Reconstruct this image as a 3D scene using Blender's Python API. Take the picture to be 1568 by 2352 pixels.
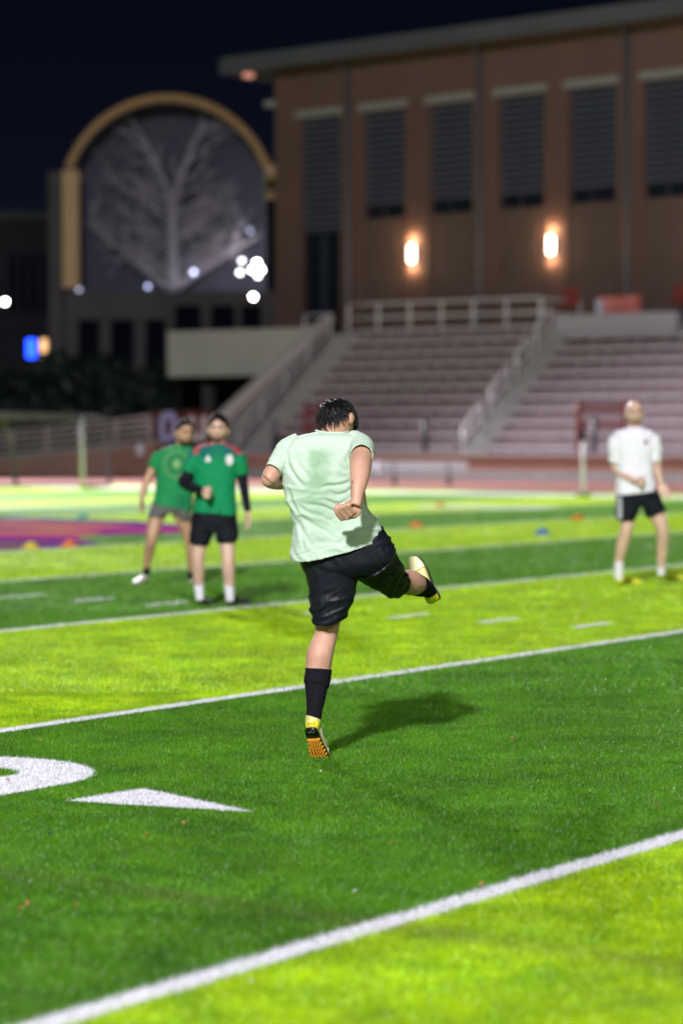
import bpy, bmesh, math, random
import numpy as np
from mathutils import Vector, Matrix, noise as mnoise
random.seed(7); rng = np.random.default_rng(11)
sc = bpy.context.scene
for o in list(bpy.data.objects): bpy.data.objects.remove(o)

# ------------------------------------------------------------------ camera
FPX = 5553.0; CAMH = 1.6014; PITCH = math.atan(176.0 / FPX)
YAW = math.radians(34.878); S_, C_ = math.sin(YAW), math.cos(YAW)
cd = bpy.data.cameras.new('camera'); cam = bpy.data.objects.new('camera', cd)
sc.collection.objects.link(cam); sc.camera = cam
cam.location = (0, 0, CAMH); cam.rotation_euler = (math.pi / 2 - PITCH, 0, 0)
cd.sensor_fit = 'VERTICAL'; cd.sensor_height = 36; cd.lens = 36 * FPX / 2352
cd.clip_start = 0.1; cd.clip_end = 3000
cd.dof.use_dof = True; cd.dof.focus_distance = 11.9; cd.dof.aperture_fstop = 1.45
# ------------------------------------------------------------------ world
w = bpy.data.worlds.new('World'); sc.world = w; w.use_nodes = True
nt = w.node_tree; bg = nt.nodes['Background']
tc = nt.nodes.new('ShaderNodeTexCoord'); sx = nt.nodes.new('ShaderNodeSeparateXYZ')
cr = nt.nodes.new('ShaderNodeValToRGB')
nt.links.new(tc.outputs['Generated'], sx.inputs[0]); nt.links.new(sx.outputs['Z'], cr.inputs[0])
cr.color_ramp.elements[0].position = 0.0; cr.color_ramp.elements[0].color = (.0056, .0066, .0155, 1)
cr.color_ramp.elements[1].position = 0.22; cr.color_ramp.elements[1].color = (.0010, .0014, .0042, 1)
nt.links.new(cr.outputs[0], bg.inputs[0]); bg.inputs[1].default_value = 1.0
# ------------------------------------------------------------------ view / cycles
sc.view_settings.view_transform = 'Standard'; sc.view_settings.look = 'None'
sc.view_settings.exposure = 0; sc.view_settings.gamma = 1
sc.render.engine = 'CYCLES'
cy = sc.cycles; cy.use_denoising = True; cy.max_bounces = 5; cy.diffuse_bounces = 3
cy.glossy_bounces = 3; cy.transparent_max_bounces = 8; cy.sample_clamp_indirect = 4; cy.use_adaptive_sampling = False
try: cy.denoiser = 'OPENIMAGEDENOISE'
except Exception: pass

# ------------------------------------------------------------------ helpers
col = sc.collection
def ray(px, py):
    x, y = (px - 784) / FPX, -(py - 1176) / FPX
    cp, sp = math.cos(PITCH), math.sin(PITCH)
    return Vector((x, cp + y * sp, -sp + y * cp))
def at(px, py, Y):
    d = ray(px, py); k = Y / d.y
    return Vector((d.x * k, Y, CAMH + d.z * k))
def gnd(px, py, z=0.0):
    d = ray(px, py); k = (z - CAMH) / d.z
    return Vector((d.x * k, d.y * k, z))
def tv(t, v, z=0.0): return Vector((C_ * t + S_ * v, -S_ * t + C_ * v, z))
def to_tv(p): return (C_ * p[0] - S_ * p[1], S_ * p[0] + C_ * p[1])
def tag(o, label=None, cat=None, group=None, kind=None):
    if label: o['label'] = label
    if cat: o['category'] = cat
    if group: o['group'] = group
    if kind: o['kind'] = kind
    return o
def empty(name, loc, label=None, cat=None, group=None):
    o = bpy.data.objects.new(name, None); col.objects.link(o); o.location = loc
    o.empty_display_size = .1
    bpy.context.view_layer.update()
    return tag(o, label, cat, group)
def link(name, me, mat=None, parent=None):
    o = bpy.data.objects.new(name, me); col.objects.link(o)
    if mat is not None and not me.materials: me.materials.append(mat)
    if parent is not None:
        o.parent = parent
        root = parent; off = Vector((0, 0, 0))
        while root is not None: off += root.location; root = root.parent
        o.location = -off                       # meshes are written in world coordinates
    return o
def pymesh(name, verts, faces, mat=None, parent=None, smooth=False):
    me = bpy.data.meshes.new(name); me.from_pydata([tuple(v) for v in verts], [], faces); me.update()
    if smooth: me.polygons.foreach_set('use_smooth', [True] * len(me.polygons))
    return link(name, me, mat, parent)
class G:                                        # geometry collector
    def __init__(s): s.v = []; s.f = []
    def add(s, v, f):
        n = len(s.v); s.v += [tuple(x) for x in v]; s.f += [tuple(i + n for i in q) for q in f]; return s
    def hexa(s, p): return s.add(p, [(0, 3, 2, 1), (4, 5, 6, 7), (0, 1, 5, 4), (1, 2, 6, 5), (2, 3, 7, 6), (3, 0, 4, 7)])
    def build(s, name, mat=None, parent=None, smooth=False): return pymesh(name, s.v, s.f, mat, parent, smooth)
class Frame:                                    # a local frame: k along u, n towards the viewer, z up
    def __init__(s, o, ang):
        s.o = Vector((o[0], o[1], 0)); s.u = Vector((math.cos(ang), -math.sin(ang), 0)); s.n = Vector((-math.sin(ang), -math.cos(ang), 0))
    def p(s, k, n, z): return s.o + s.u * k + s.n * n + Vector((0, 0, z))
    def pix(s, px, py, n=0.0):
        d = ray(px, py); q = s.o + s.n * n
        kk = (q.x * s.n.x + q.y * s.n.y) / (d.x * s.n.x + d.y * s.n.y)
        w_ = Vector((d.x * kk, d.y * kk, CAMH + d.z * kk)); r = w_ - s.o
        return r.dot(s.u), w_.z
    def box(s, g, k0, k1, n0, n1, z0, z1):
        return g.hexa([s.p(k0, n1, z0), s.p(k1, n1, z0), s.p(k1, n0, z0), s.p(k0, n0, z0), s.p(k0, n1, z1), s.p(k1, n1, z1), s.p(k1, n0, z1), s.p(k0, n0, z1)])
def catmull(P, n):
    P = [np.array(p, float) for p in P]; out = []
    for i in range(len(P) - 1):
        p0, p1, p2, p3 = P[max(i - 1, 0)], P[i], P[i + 1], P[min(i + 2, len(P) - 1)]
        for j in range(n):
            t = j / n
            out.append(.5 * (2 * p1 + (p2 - p0) * t + (2 * p0 - 5 * p1 + 4 * p2 - p3) * t * t + (3 * p1 - p0 - 3 * p2 + p3) * t ** 3))
    out.append(P[-1]); return out
def rings_to(g, rings, cap=True):
    n = len(rings[0]); v = [p for r in rings for p in r]; f = []
    for i in range(len(rings) - 1):
        for j in range(n):
            a, b = i * n + j, i * n + (j + 1) % n
            f.append((a, b, b + n, a + n))
    if cap:
        v.append(sum((Vector(p) for p in rings[0]), Vector()) / n); c0 = len(v) - 1
        v.append(sum((Vector(p) for p in rings[-1]), Vector()) / n); c1 = len(v) - 1
        m = (len(rings) - 1) * n
        for j in range(n):
            f.append(((j + 1) % n, j, c0)); f.append((m + j, m + (j + 1) % n, c1))
    g.add(v, f)
def tube(g, pts, seg=10, n=4, ref=(1, 0, 0), cap=True, cuff=0.0):
    """pts: (x,y,z,r[,r2]) in the world; elliptical tube with rounded path"""
    P = [list(p) + ([p[3]] if len(p) == 4 else []) for p in pts]
    Q = catmull(P, n) if n > 1 else [np.array(p, float) for p in P]
    rings = []; ref = Vector(ref)
    for i, q in enumerate(Q):
        a, b = Q[max(i - 1, 0)], Q[min(i + 1, len(Q) - 1)]
        t = Vector(b[:3] - a[:3]); t = t.normalized() if t.length > 1e-9 else Vector((0, 0, 1))
        s = ref - t * ref.dot(t)
        if s.length < .15: s = Vector((0, 0, 1)) - t * t.z
        s.normalize(); u = t.cross(s); c = Vector(q[:3])
        rings.append([c + s * (q[3] * math.cos(2 * math.pi * j / seg)) + u * (q[4] * math.sin(2 * math.pi * j / seg)) for j in range(seg)])
        if i == len(Q) - 1 and cuff:
            def shr(d, back): return [c + (p - c) * ((q[3] - d) / q[3]) - t * back for p in rings0]
            rings0 = rings[-1]; rings.append(shr(cuff, 0)); rings.append(shr(cuff * 1.2, .035))
    rings_to(g, rings, cap)
    return g
def iloft(g, rings, Y0, n=4, seg=28, e=.85, cuff=0.0):
    """rings: (Lx,Ly,Rx,Ry,dy,depth_radius[,sag]) with L and R given as picture points at depth Y0+dy"""
    R = [list(r) + ([0.0] if len(r) == 6 else []) for r in rings]
    out = []
    for q in catmull(R, n):
        L, Rr = at(q[0], q[1], Y0 + q[4]), at(q[2], q[3], Y0 + q[4])
        c = (L + Rr) / 2; a = (Rr - L) / 2; rr = []
        for j in range(seg):
            th = 2 * math.pi * j / seg; cs, sn = math.cos(th), math.sin(th)
            cc = math.copysign(abs(cs) ** e, cs); ss = math.copysign(abs(sn) ** e, sn)
            rr.append(c + a * cc + Vector((0, q[5] * ss, -q[6] * max(0, -ss))))
        out.append(rr)
    if cuff:
        last = out[-1]; c = sum(last, Vector()) / seg
        d = (sum(out[-1], Vector()) - sum(out[-3], Vector())).normalized()
        out.append([c + (p - c) * (1 - cuff) for p in last]); out.append([c + (p - c) * (1 - cuff * 1.3) - d * .04 for p in last])
    rings_to(g, out); return g
def ellip(g, c, ax, seg=16, rg=10):
    """ellipsoid with axis vectors ax[0..2]"""
    c = Vector(c); A = [Vector(a) for a in ax]; rings = []
    for i in range(1, rg):
        ph = math.pi * i / rg
        rings.append([c + A[2] * math.cos(ph) + (A[0] * math.cos(2 * math.pi * j / seg) + A[1] * math.sin(2 * math.pi * j / seg)) * math.sin(ph) for j in range(seg)])
    rings_to(g, rings); return g
def remesh(name, g, vox, mat, parent, smooth=4, disp=None, attr=None):
    tmp = pymesh('tmp', g.v, g.f); m = tmp.modifiers.new('r', 'REMESH'); m.mode = 'VOXEL'; m.voxel_size = vox; m.use_smooth_shade = True
    if smooth:
        s = tmp.modifiers.new('s', 'SMOOTH'); s.factor = .5; s.iterations = smooth
    dg = bpy.context.evaluated_depsgraph_get(); dg.update()
    me = bpy.data.meshes.new_from_object(tmp.evaluated_get(dg)); bpy.data.objects.remove(tmp); me.name = name
    n = len(me.vertices); co = np.empty(n * 3, 'f'); me.vertices.foreach_get('co', co); co = co.reshape(-1, 3)
    if attr:
        vals = np.array([attr(p) for p in co], 'f')
        a = me.attributes.new('wet', 'FLOAT', 'POINT'); a.data.foreach_set('value', vals)
    if disp:
        no = np.empty(n * 3, 'f'); me.vertex_normals.foreach_get('vector', no); no = no.reshape(-1, 3)
        d = (disp(co, no) if getattr(disp, 'vec', False) else np.array([disp(Vector(p), Vector(q)) for p, q in zip(co, no)])).astype('f'); co = co + no * d[:, None]
        me.vertices.foreach_set('co', co.ravel())
    me.polygons.foreach_set('use_smooth', [True] * len(me.polygons)); me.update(); me.materials.clear()
    return link(name, me, mat, parent)
def proj(p):
    """world point to picture coordinates (for painting on things at build time)"""
    cp, sp = math.cos(PITCH), math.sin(PITCH); x, y, z = p[0], p[1], p[2] - CAMH
    d = y * cp - z * sp; h = y * sp + z * cp
    return 784 + FPX * x / d, 1176 - FPX * h / d

# ------------------------------------------------------------------ materials
_M = {}
def M(name, c, rough=.6, metal=0.0, spec=.5, var=0.0, vscale=8.0, bump=0.0, bscale=40.0, c2=None, emit=None, estr=0.0, coat=0.0):
    if name in _M: return _M[name]
    m = bpy.data.materials.new(name); m.use_nodes = True; n = m.node_tree.nodes; l = m.node_tree.links; b = n['Principled BSDF']
    b.inputs['Base Color'].default_value = (*c, 1); b.inputs['Roughness'].default_value = rough; b.inputs['Metallic'].default_value = metal
    b.inputs['Specular IOR Level'].default_value = spec; b.inputs['Coat Weight'].default_value = coat
    if var or c2:
        t = n.new('ShaderNodeTexCoord'); nz = n.new('ShaderNodeTexNoise'); nz.inputs['Scale'].default_value = vscale; nz.inputs['Detail'].default_value = 4
        l.new(t.outputs['Object'], nz.inputs['Vector'])
        r = n.new('ShaderNodeValToRGB'); r.color_ramp.elements[0].position = .3; r.color_ramp.elements[1].position = .7
        r.color_ramp.elements[0].color = (*[x * (1 - var) for x in c], 1); r.color_ramp.elements[1].color = (*(c2 or [min(1, x * (1 + var)) for x in c]), 1)
        l.new(nz.outputs['Fac'], r.inputs[0]); l.new(r.outputs[0], b.inputs['Base Color'])
    if bump:
        t = n.new('ShaderNodeTexCoord'); nz = n.new('ShaderNodeTexNoise'); nz.inputs['Scale'].default_value = bscale; nz.inputs['Detail'].default_value = 5
        bp = n.new('ShaderNodeBump'); bp.inputs['Strength'].default_value = bump; bp.inputs['Distance'].default_value = .01
        l.new(t.outputs['Object'], nz.inputs['Vector']); l.new(nz.outputs['Fac'], bp.inputs['Height']); l.new(bp.outputs[0], b.inputs['Normal'])
    if emit: b.inputs['Emission Color'].default_value = (*emit, 1); b.inputs['Emission Strength'].default_value = estr
    if name.startswith('skin'):
        b.inputs['Subsurface Weight'].default_value = .25; b.inputs['Subsurface Radius'].default_value = (.012, .005, .003); b.inputs['Subsurface Scale'].default_value = 1.0
    _M[name] = m; return m
def turf_mat(name, c, blade):
    m = bpy.data.materials.new(name); m.use_nodes = True; n = m.node_tree.nodes; l = m.node_tree.links; b = n['Principled BSDF']
    geo = n.new('ShaderNodeNewGeometry')
    n1 = n.new('ShaderNodeTexNoise'); n1.inputs['Scale'].default_value = 1.1; n1.inputs['Detail'].default_value = 5; n1.inputs['Roughness'].default_value = .62
    l.new(geo.outputs['Position'], n1.inputs['Vector'])
    r = n.new('ShaderNodeMapRange'); r.inputs[1].default_value = .3; r.inputs[2].default_value = .7; r.inputs[3].default_value = .74; r.inputs[4].default_value = 1.22
    l.new(n1.outputs['Fac'], r.inputs[0])
    fac = r.outputs[0]
    if blade:
        a = n.new('ShaderNodeAttribute'); a.attribute_name = 'tint'
        mu = n.new('ShaderNodeMath'); mu.operation = 'MULTIPLY'; l.new(fac, mu.inputs[0]); l.new(a.outputs['Fac'], mu.inputs[1]); fac = mu.outputs[0]
    else:
        n2 = n.new('ShaderNodeTexNoise'); n2.inputs['Scale'].default_value = 60; n2.inputs['Detail'].default_value = 6; n2.inputs['Roughness'].default_value = .7
        l.new(geo.outputs['Position'], n2.inputs['Vector'])
        r2 = n.new('ShaderNodeMapRange'); r2.inputs[1].default_value = .3; r2.inputs[2].default_value = .7; r2.inputs[3].default_value = .7; r2.inputs[4].default_value = 1.25
        l.new(n2.outputs['Fac'], r2.inputs[0])
        mu = n.new('ShaderNodeMath'); mu.operation = 'MULTIPLY'; l.new(fac, mu.inputs[0]); l.new(r2.outputs[0], mu.inputs[1]); fac = mu.outputs[0]
    n4 = n.new('ShaderNodeTexNoise'); n4.inputs['Scale'].default_value = 3.2; n4.inputs['Detail'].default_value = 7; n4.inputs['Roughness'].default_value = .68; n4.inputs['Distortion'].default_value = .6
    l.new(geo.outputs['Position'], n4.inputs['Vector']); r4 = n.new('ShaderNodeMapRange'); r4.inputs[1].default_value = .36; r4.inputs[2].default_value = .64; l.new(n4.outputs['Fac'], r4.inputs[0])
    cm = n.new('ShaderNodeMix'); cm.data_type = 'RGBA'; l.new(r4.outputs[0], cm.inputs['Factor']); cm.inputs['A'].default_value = (c[0] * .64, c[1] * .76, c[2] * 1.3, 1); cm.inputs['B'].default_value = (c[0] * 1.22, c[1] * 1.13, c[2] * .8, 1)
    mx = n.new('ShaderNodeVectorMath'); mx.operation = 'SCALE'; l.new(cm.outputs['Result'], mx.inputs[0]); l.new(fac, mx.inputs['Scale'])
    # a blotchy brown streak runs along the field, soft at both edges
    vd = n.new('ShaderNodeVectorMath'); vd.operation = 'DOT_PRODUCT'; vd.inputs[1].default_value = (S_, C_, 0); l.new(geo.outputs['Position'], vd.inputs[0])
    ad = n.new('ShaderNodeMath'); ad.operation = 'SUBTRACT'; ad.inputs[1].default_value = 6.5; l.new(vd.outputs['Value'], ad.inputs[0])
    ab = n.new('ShaderNodeMath'); ab.operation = 'ABSOLUTE'; l.new(ad.outputs[0], ab.inputs[0])
    mr = n.new('ShaderNodeMapRange'); mr.interpolation_type = 'SMOOTHSTEP'; mr.inputs[1].default_value = .02; mr.inputs[2].default_value = .17; mr.inputs[3].default_value = .55; mr.inputs[4].default_value = 0
    l.new(ab.outputs[0], mr.inputs[0])
    n3 = n.new('ShaderNodeTexNoise'); n3.inputs['Scale'].default_value = 2.2; l.new(geo.outputs['Position'], n3.inputs['Vector'])
    m3 = n.new('ShaderNodeMath'); m3.operation = 'MULTIPLY'; l.new(mr.outputs[0], m3.inputs[0]); l.new(n3.outputs['Fac'], m3.inputs[1])
    mix = n.new('ShaderNodeMix'); mix.data_type = 'RGBA'; l.new(m3.outputs[0], mix.inputs['Factor']); l.new(mx.outputs[0], mix.inputs['A']); mix.inputs['B'].default_value = (.10, .075, .04, 1)
    l.new(mix.outputs['Result'], b.inputs['Base Color'])
    b.inputs['Roughness'].default_value = .42 if blade else .75; b.inputs['Specular IOR Level'].default_value = .55 if blade else .085
    if blade:
        b.inputs['Subsurface Weight'].default_value = 0.0
        tl = n.new('ShaderNodeBsdfTranslucent'); l.new(mix.outputs['Result'], tl.inputs[0]); ms = n.new('ShaderNodeMixShader'); ms.inputs[0].default_value = .35; l.new(b.outputs[0], ms.inputs[1]); l.new(tl.outputs[0], ms.inputs[2]); l.new(ms.outputs[0], n['Material Output'].inputs[0])
    return m
DARK = (.088, .250, .005); LIGHT = (.355, .55, .004); WHITE = (.66, .645, .71)
mt_dark, mt_light = turf_mat('turf_dark', DARK, False), turf_mat('turf_lime', LIGHT, False)
mb_dark, mb_light = turf_mat('blade_dark', DARK, True), turf_mat('blade_lime', LIGHT, True)
m_white = M('line_white', WHITE, .6, var=.08, vscale=30)
m_skin = M('skin_tan', (.56, .315, .215), .45, spec=.35, var=.16, vscale=9, c2=(.65, .36, .265), bump=.15, bscale=120)
m_skin2 = M('skin_pale', (.64, .42, .33), .45, spec=.4, var=.10, vscale=10)
m_skin3 = M('skin_olive', (.50, .285, .18), .45, spec=.4, var=.12, vscale=10)
m_black = M('black_cloth', (.008, .009, .014), .7, spec=.12, var=.2, vscale=30)
m_sock = M('sock_black', (.010, .009, .014), .9, spec=.12, bump=.4, bscale=260)
m_wsock = M('sock_white', (.78, .76, .82), .8, bump=.2, bscale=120)
m_hair = M('hair_wet', (.006, .005, .005), .42, spec=.4)
m_hair2 = M('hair_dry', (.010, .007, .006), .7, spec=.1)
m_concrete = M('concrete', (.30, .29, .29), .8, var=.12, vscale=1.5)
m_alu = M('aluminium', (.41, .355, .395), .55, metal=.0, var=.08, vscale=3)
m_rail = M('rail_paint', (.62, .60, .62), .45)
m_maroon = M('seat_maroon', (.30, .215, .24), .5, var=.1, vscale=3)
m_steel = M('dark_steel', (.05, .055, .07), .5)

# ------------------------------------------------------------------ floodlights of the stadium, one of them added for fill (out of the picture)
def floodlight(loc, aim, power, label, cone=150, blend=.35):
    x, y, z = loc
    e = empty('floodlight_tower', (x, y, 0), label, 'floodlight', 'floodlight towers round the field')
    g = G(); tube(g, [(x, y, 0, .30), (x, y, z * .5, .24), (x, y, z, .16)], seg=12, n=1); g.build('pole', m_steel, e, True)
    a = Vector(aim) - Vector(loc); a.normalize(); s = a.cross(Vector((0, 0, 1))).normalized(); u = s.cross(a)
    g = G()
    for j in (-.55, .55): tube(g, [tuple(Vector((x, y, z)) + s * -2.2 + Vector((0, 0, j))) + (.06,), tuple(Vector((x, y, z)) + s * 2.2 + Vector((0, 0, j))) + (.06,)], seg=6, n=1, ref=(0, 0, 1))
    g.build('cross_arm', m_steel, e)
    for j in (-.55, .55):
        for k in range(5):
            g = G(); c = Vector((x, y, z + j)) + s * (k - 2) * .95
            tube(g, [tuple(c - a * .15) + (.05,), tuple(c) + (.22,), tuple(c + a * .18) + (.30,)], seg=12, n=1, ref=tuple(s), cap=True)
            g.build('lamp_head', m_alu, e, True)
    ld = bpy.data.lights.new('floodlight_lamp', 'SPOT'); ld.energy = power; ld.spot_size = math.radians(cone); ld.spot_blend = blend
    ld.shadow_soft_size = 1.6; ld.color = (.975, .965, 1.0)
    lo = bpy.data.objects.new('floodlight_lamp', ld); col.objects.link(lo); lo.parent = e
    lo.location = Vector((0, 0, z)) + a * 1.2; lo.rotation_euler = a.to_track_quat('-Z', 'Y').to_euler()
PA = 168000
floodlight((-11, -37, 32), (0, 50, 0), PA * 1.28, 'tall floodlight tower behind the near touchline', 78, 1.0)
floodlight((-24, 100, 31), (3, 26, 0), PA * 2.2, 'tall floodlight tower left of the grandstand', 100)
floodlight((34, -28, 31), (0, 20, 0), PA * .16, 'unseen floodlight tower added at the near right end for fill', 140)  # added tower, unseen: weak fill for the sides turned right

# ------------------------------------------------------------------ the ground
T0 = -4.381; YD = 4.572
NEARV, EDGEV, BANDV = -14.0, 59.4, 56.2
WALLV = 73.0
pymesh('ground', [(-400, -200, -.03), (400, -200, -.03), (400, 600, -.03), (-400, 600, -.03)], [(0, 1, 2, 3)], M('asphalt', (.045, .043, .047), .85, var=.2, vscale=.5))['kind'] = 'structure'
vs, fs, mi = [], [], []
for k in range(-14, 24):
    ta, tb = T0 - YD * k, T0 - YD * (k + 1)
    n = len(vs); vs += [tv(ta, NEARV), tv(ta, EDGEV), tv(tb, EDGEV), tv(tb, NEARV)]; fs.append((n, n + 1, n + 2, n + 3)); mi.append(0 if k % 2 == 0 else 1)
o = pymesh('football_field', vs, fs); o.data.materials.append(mt_dark); o.data.materials.append(mt_light)
for p, i in zip(o.data.polygons, mi): p.material_index = i
tag(o, 'striped dark and lime green artificial turf field', None, None, 'structure')
ro = pymesh('running_track', [tv(-130, EDGEV, -.012), tv(60, EDGEV, -.012), tv(60, WALLV + .2, -.012), tv(-130, WALLV + .2, -.012)], [(0, 1, 2, 3)], M('track_red', (.17, .05, .042), .8, var=.12, vscale=1))
tag(ro, 'brick red running track beyond the turf', None, None, 'structure')

# white markings: shapes in field coordinates, then sheets with tufts of white blades
def in_zero(t, v):
    cx, cy_ = -7.95, 7.985
    def rr(hx, hy, r):
        dx = np.maximum(np.abs(t - cx) - (hx - r), 0); dy = np.maximum(np.abs(v - cy_) - (hy - r), 0)
        return np.hypot(dx, dy) <= r
    return rr(.61, .915, .60) & ~rr(.215, .555, .15)
TRI = [to_tv(gnd(150, 1842)), to_tv(gnd(586, 1868)), to_tv(gnd(330, 1814))]
def in_tri(t, v):
    r = np.ones_like(t, bool); 
    for i in range(3):
        (ax, ay), (bx, by) = TRI[i], TRI[(i + 1) % 3]
        r &= ((bx - ax) * (v - ay) - (by - ay) * (t - ax)) >= 0
    return r
a_ = (TRI[1][0] - TRI[0][0]) * (TRI[2][1] - TRI[0][1]) - (TRI[1][1] - TRI[0][1]) * (TRI[2][0] - TRI[0][0])
if a_ < 0: TRI = TRI[::-1]
HV = 17.82
hash_t = [T0 - 2 * YD - .9144 * k for k in range(-9, 14) if k % 5 != 0]
# ---- blades
def scatter(d0, d1, dens, marg):
    A = lambda d: (.1412 + marg) * d + .35
    n = int(dens * (A(d0) + A(d1)) * (d1 - d0)); d = rng.uniform(d0, d1, int(n * 1.0) * 2); k = rng.uniform(0, 1, len(d)) < A(d) / A(d1); d = d[k][:n]
    x = rng.uniform(-1, 1, len(d)) * A(d)
    return x, d
bx_, by_, bs_ = [], [], []
for d0, d1, dens, s in ((5.3, 9.0, 24000, 1.0), (9.0, 15.0, 32000, .85), (15.0, 22.0, 6500, 1.3), (22.0, 29.0, 2600, 1.7), (29.0, 38.0, 900, 2.1), (38.0, 50.0, 300, 2.4)):
    x, y = scatter(d0, d1, dens, .05); bx_.append(x); by_.append(y); bs_.append(np.full(len(x), s))
BX, BY, BS = np.concatenate(bx_), np.concatenate(by_), np.concatenate(bs_)
NB = len(BX); BT, BV = C_ * BX - S_ * BY, S_ * BX + C_ * BY
jt, jv = BT + rng.normal(0, .009, NB), BV + rng.normal(0, .009, NB)
kk = np.round((T0 - jt) / YD).astype(int); isline = np.abs(jt - (T0 - kk * YD)) < .056
cls = np.zeros(NB, int); LOGO = [(-420, 1190), (-150, 1190), (100, 1191), (300, 1196), (420, 1205), (452, 1215), (430, 1224), (330, 1229), (260, 1230), (180, 1232), (190, 1238), (225, 1245), (220, 1252), (170, 1257), (80, 1262), (-40, 1268), (-220, 1272), (-420, 1272)]
LG = np.array([gnd(x, y)[:2] for x, y in LOGO]); inl = np.zeros(NB, bool)
for i in range(len(LG)):
    (x1, y1), (x2, y2) = LG[i], LG[i - 1]
    inl ^= ((y1 > BY) != (y2 > BY)) & (BX < (x2 - x1) * (BY - y1) / (y2 - y1 + 1e-12) + x1)
cls[inl] = -1                                      # 0 green, 10+k yard line, 1 zero, 2 triangle, 3 hash
q = isline & (cls == 0); cls[q] = 10 + kk[q]
cls[in_zero(jt, jv)] = 1; cls[in_tri(jt, jv)] = 2
hs = np.zeros(NB, bool)
for i, t in enumerate(hash_t):
    q = (np.abs(jt - t) < .052) & (np.abs(jv - HV) < .305); cls[q] = 100 + i
worn = rng.uniform(0, 1, NB) < .10; cls[worn & (cls > 0)] = 0
def blade_arrays(sel):
    n = sel.sum(); x, y, s = BX[sel], BY[sel], BS[sel]
    h = rng.uniform(.010, .022, n) * s; wd = rng.uniform(.0012, .0022, n) * s; ph = rng.uniform(0, 2 * math.pi, n)
    ln = rng.uniform(.2, 1.1, n) * h; la = rng.uniform(0, 2 * math.pi, n)
    v = np.zeros((n, 3, 3), 'f')
    v[:, 0] = np.stack([x - np.cos(ph) * wd, y - np.sin(ph) * wd, np.zeros(n)], 1)
    v[:, 1] = np.stack([x + np.cos(ph) * wd, y + np.sin(ph) * wd, np.zeros(n)], 1)
    v[:, 2] = np.stack([x + np.cos(la) * ln, y + np.sin(la) * ln, h], 1)
    return v.reshape(-1, 3), rng.normal(1.0, .32, n).clip(.35, 2.0)
def tri_mesh(name, v, extra_v=None, extra_f=None, tint=None, midx=None):
    """triangle soup plus an optional sheet of faces"""
    nt_ = len(v) // 3; ev = np.array([tuple(p) for p in (extra_v or [])], 'f').reshape(-1, 3); ef = extra_f or []
    co = np.concatenate([v, ev]).astype('f'); me = bpy.data.meshes.new(name); me.vertices.add(len(co)); me.vertices.foreach_set('co', co.ravel())
    loops = list(range(0)); lt = np.arange(nt_ * 3); el = np.array([i + len(v) for f in ef for i in f], int)
    starts = np.concatenate([np.arange(nt_) * 3, nt_ * 3 + np.cumsum([0] + [len(f) for f in ef])[:-1]]).astype('i') if ef else (np.arange(nt_) * 3).astype('i')
    allv = np.concatenate([lt, el]).astype('i'); me.loops.add(len(allv)); me.loops.foreach_set('vertex_index', allv)
    me.polygons.add(len(starts)); me.polygons.foreach_set('loop_start', starts)
    if midx is not None: me.polygons.foreach_set('material_index', midx.astype('i'))
    me.update(calc_edges=True)
    if tint is not None: me.attributes.new('tint', 'FLOAT', 'FACE').data.foreach_set('value', tint.astype('f'))
    return me
sel = cls == 0; v, tint = blade_arrays(sel)
kstripe = np.floor((T0 - BT[sel]) / YD).astype(int); me = tri_mesh('grass', v, tint=tint, midx=(kstripe % 2 != 0))
me.materials.append(mb_dark); me.materials.append(mb_light)
tag(link('grass', me), 'short dark and lime green artificial grass blades', 'grass', None, 'stuff')
def marking(name, sel, sv, sf, label, group=None):
    v = blade_arrays(sel)[0] if sel is not None and sel.any() else np.zeros((0, 3), 'f')
    o = link(name, tri_mesh(name, v, sv, sf), m_white); tag(o, label, None, group, 'structure'); return o
ordn = ['nearest', 'second nearest', 'third nearest', 'fourth nearest', 'fifth nearest', 'sixth nearest', 'seventh nearest', 'eighth nearest', 'ninth nearest', 'tenth nearest', 'eleventh nearest', 'farthest']
for k in range(0, 12):
    t = T0 - YD * k; nn = 60; sv = []; sf = []
    for i in range(nn + 1):
        vv = -4 + (BANDV + 4) * i / nn; sv += [tv(t - .048, vv, .004), tv(t + .048, vv, .004)]
    for i in range(nn): sf.append((2 * i, 2 * i + 1, 2 * i + 3, 2 * i + 2))
    marking('yard_line', cls == 10 + k, sv, sf, 'white yard line across the turf, %s to the viewer' % ordn[k], 'white yard lines')
for i, t in enumerate(hash_t):
    marking('hash_mark', cls == 100 + i, [tv(t - .05, HV - .305, .004), tv(t + .05, HV - .305, .004), tv(t + .05, HV + .305, .004), tv(t - .05, HV + .305, .004)], [(0, 1, 2, 3)], 'short white hash mark between two yard lines', 'white hash marks')
def grid_sheet(fn, t0, t1, v0, v1, st=.02, z=.004):
    ts = np.arange(t0, t1, st); vv = np.arange(v0, v1, st); sv, sf = [], []
    for a in ts:
        for b in vv:
            if fn(np.array([a + st / 2]), np.array([b + st / 2]))[0]:
                n = len(sv); sv += [tv(a, b, z), tv(a + st, b, z), tv(a + st, b + st, z), tv(a, b + st, z)]; sf.append((n, n + 1, n + 2, n + 3))
    return sv, sf
marking('field_number', cls == 1, *grid_sheet(in_zero, -8.58, -7.32, 7.05, 8.92, .03), 'large white digit 0 painted on the dark turf stripe')
marking('direction_arrow', cls == 2, [tv(p[0], p[1], .004) for p in TRI], [(0, 1, 2)], 'long white triangle arrow painted beside the digit')
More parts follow.
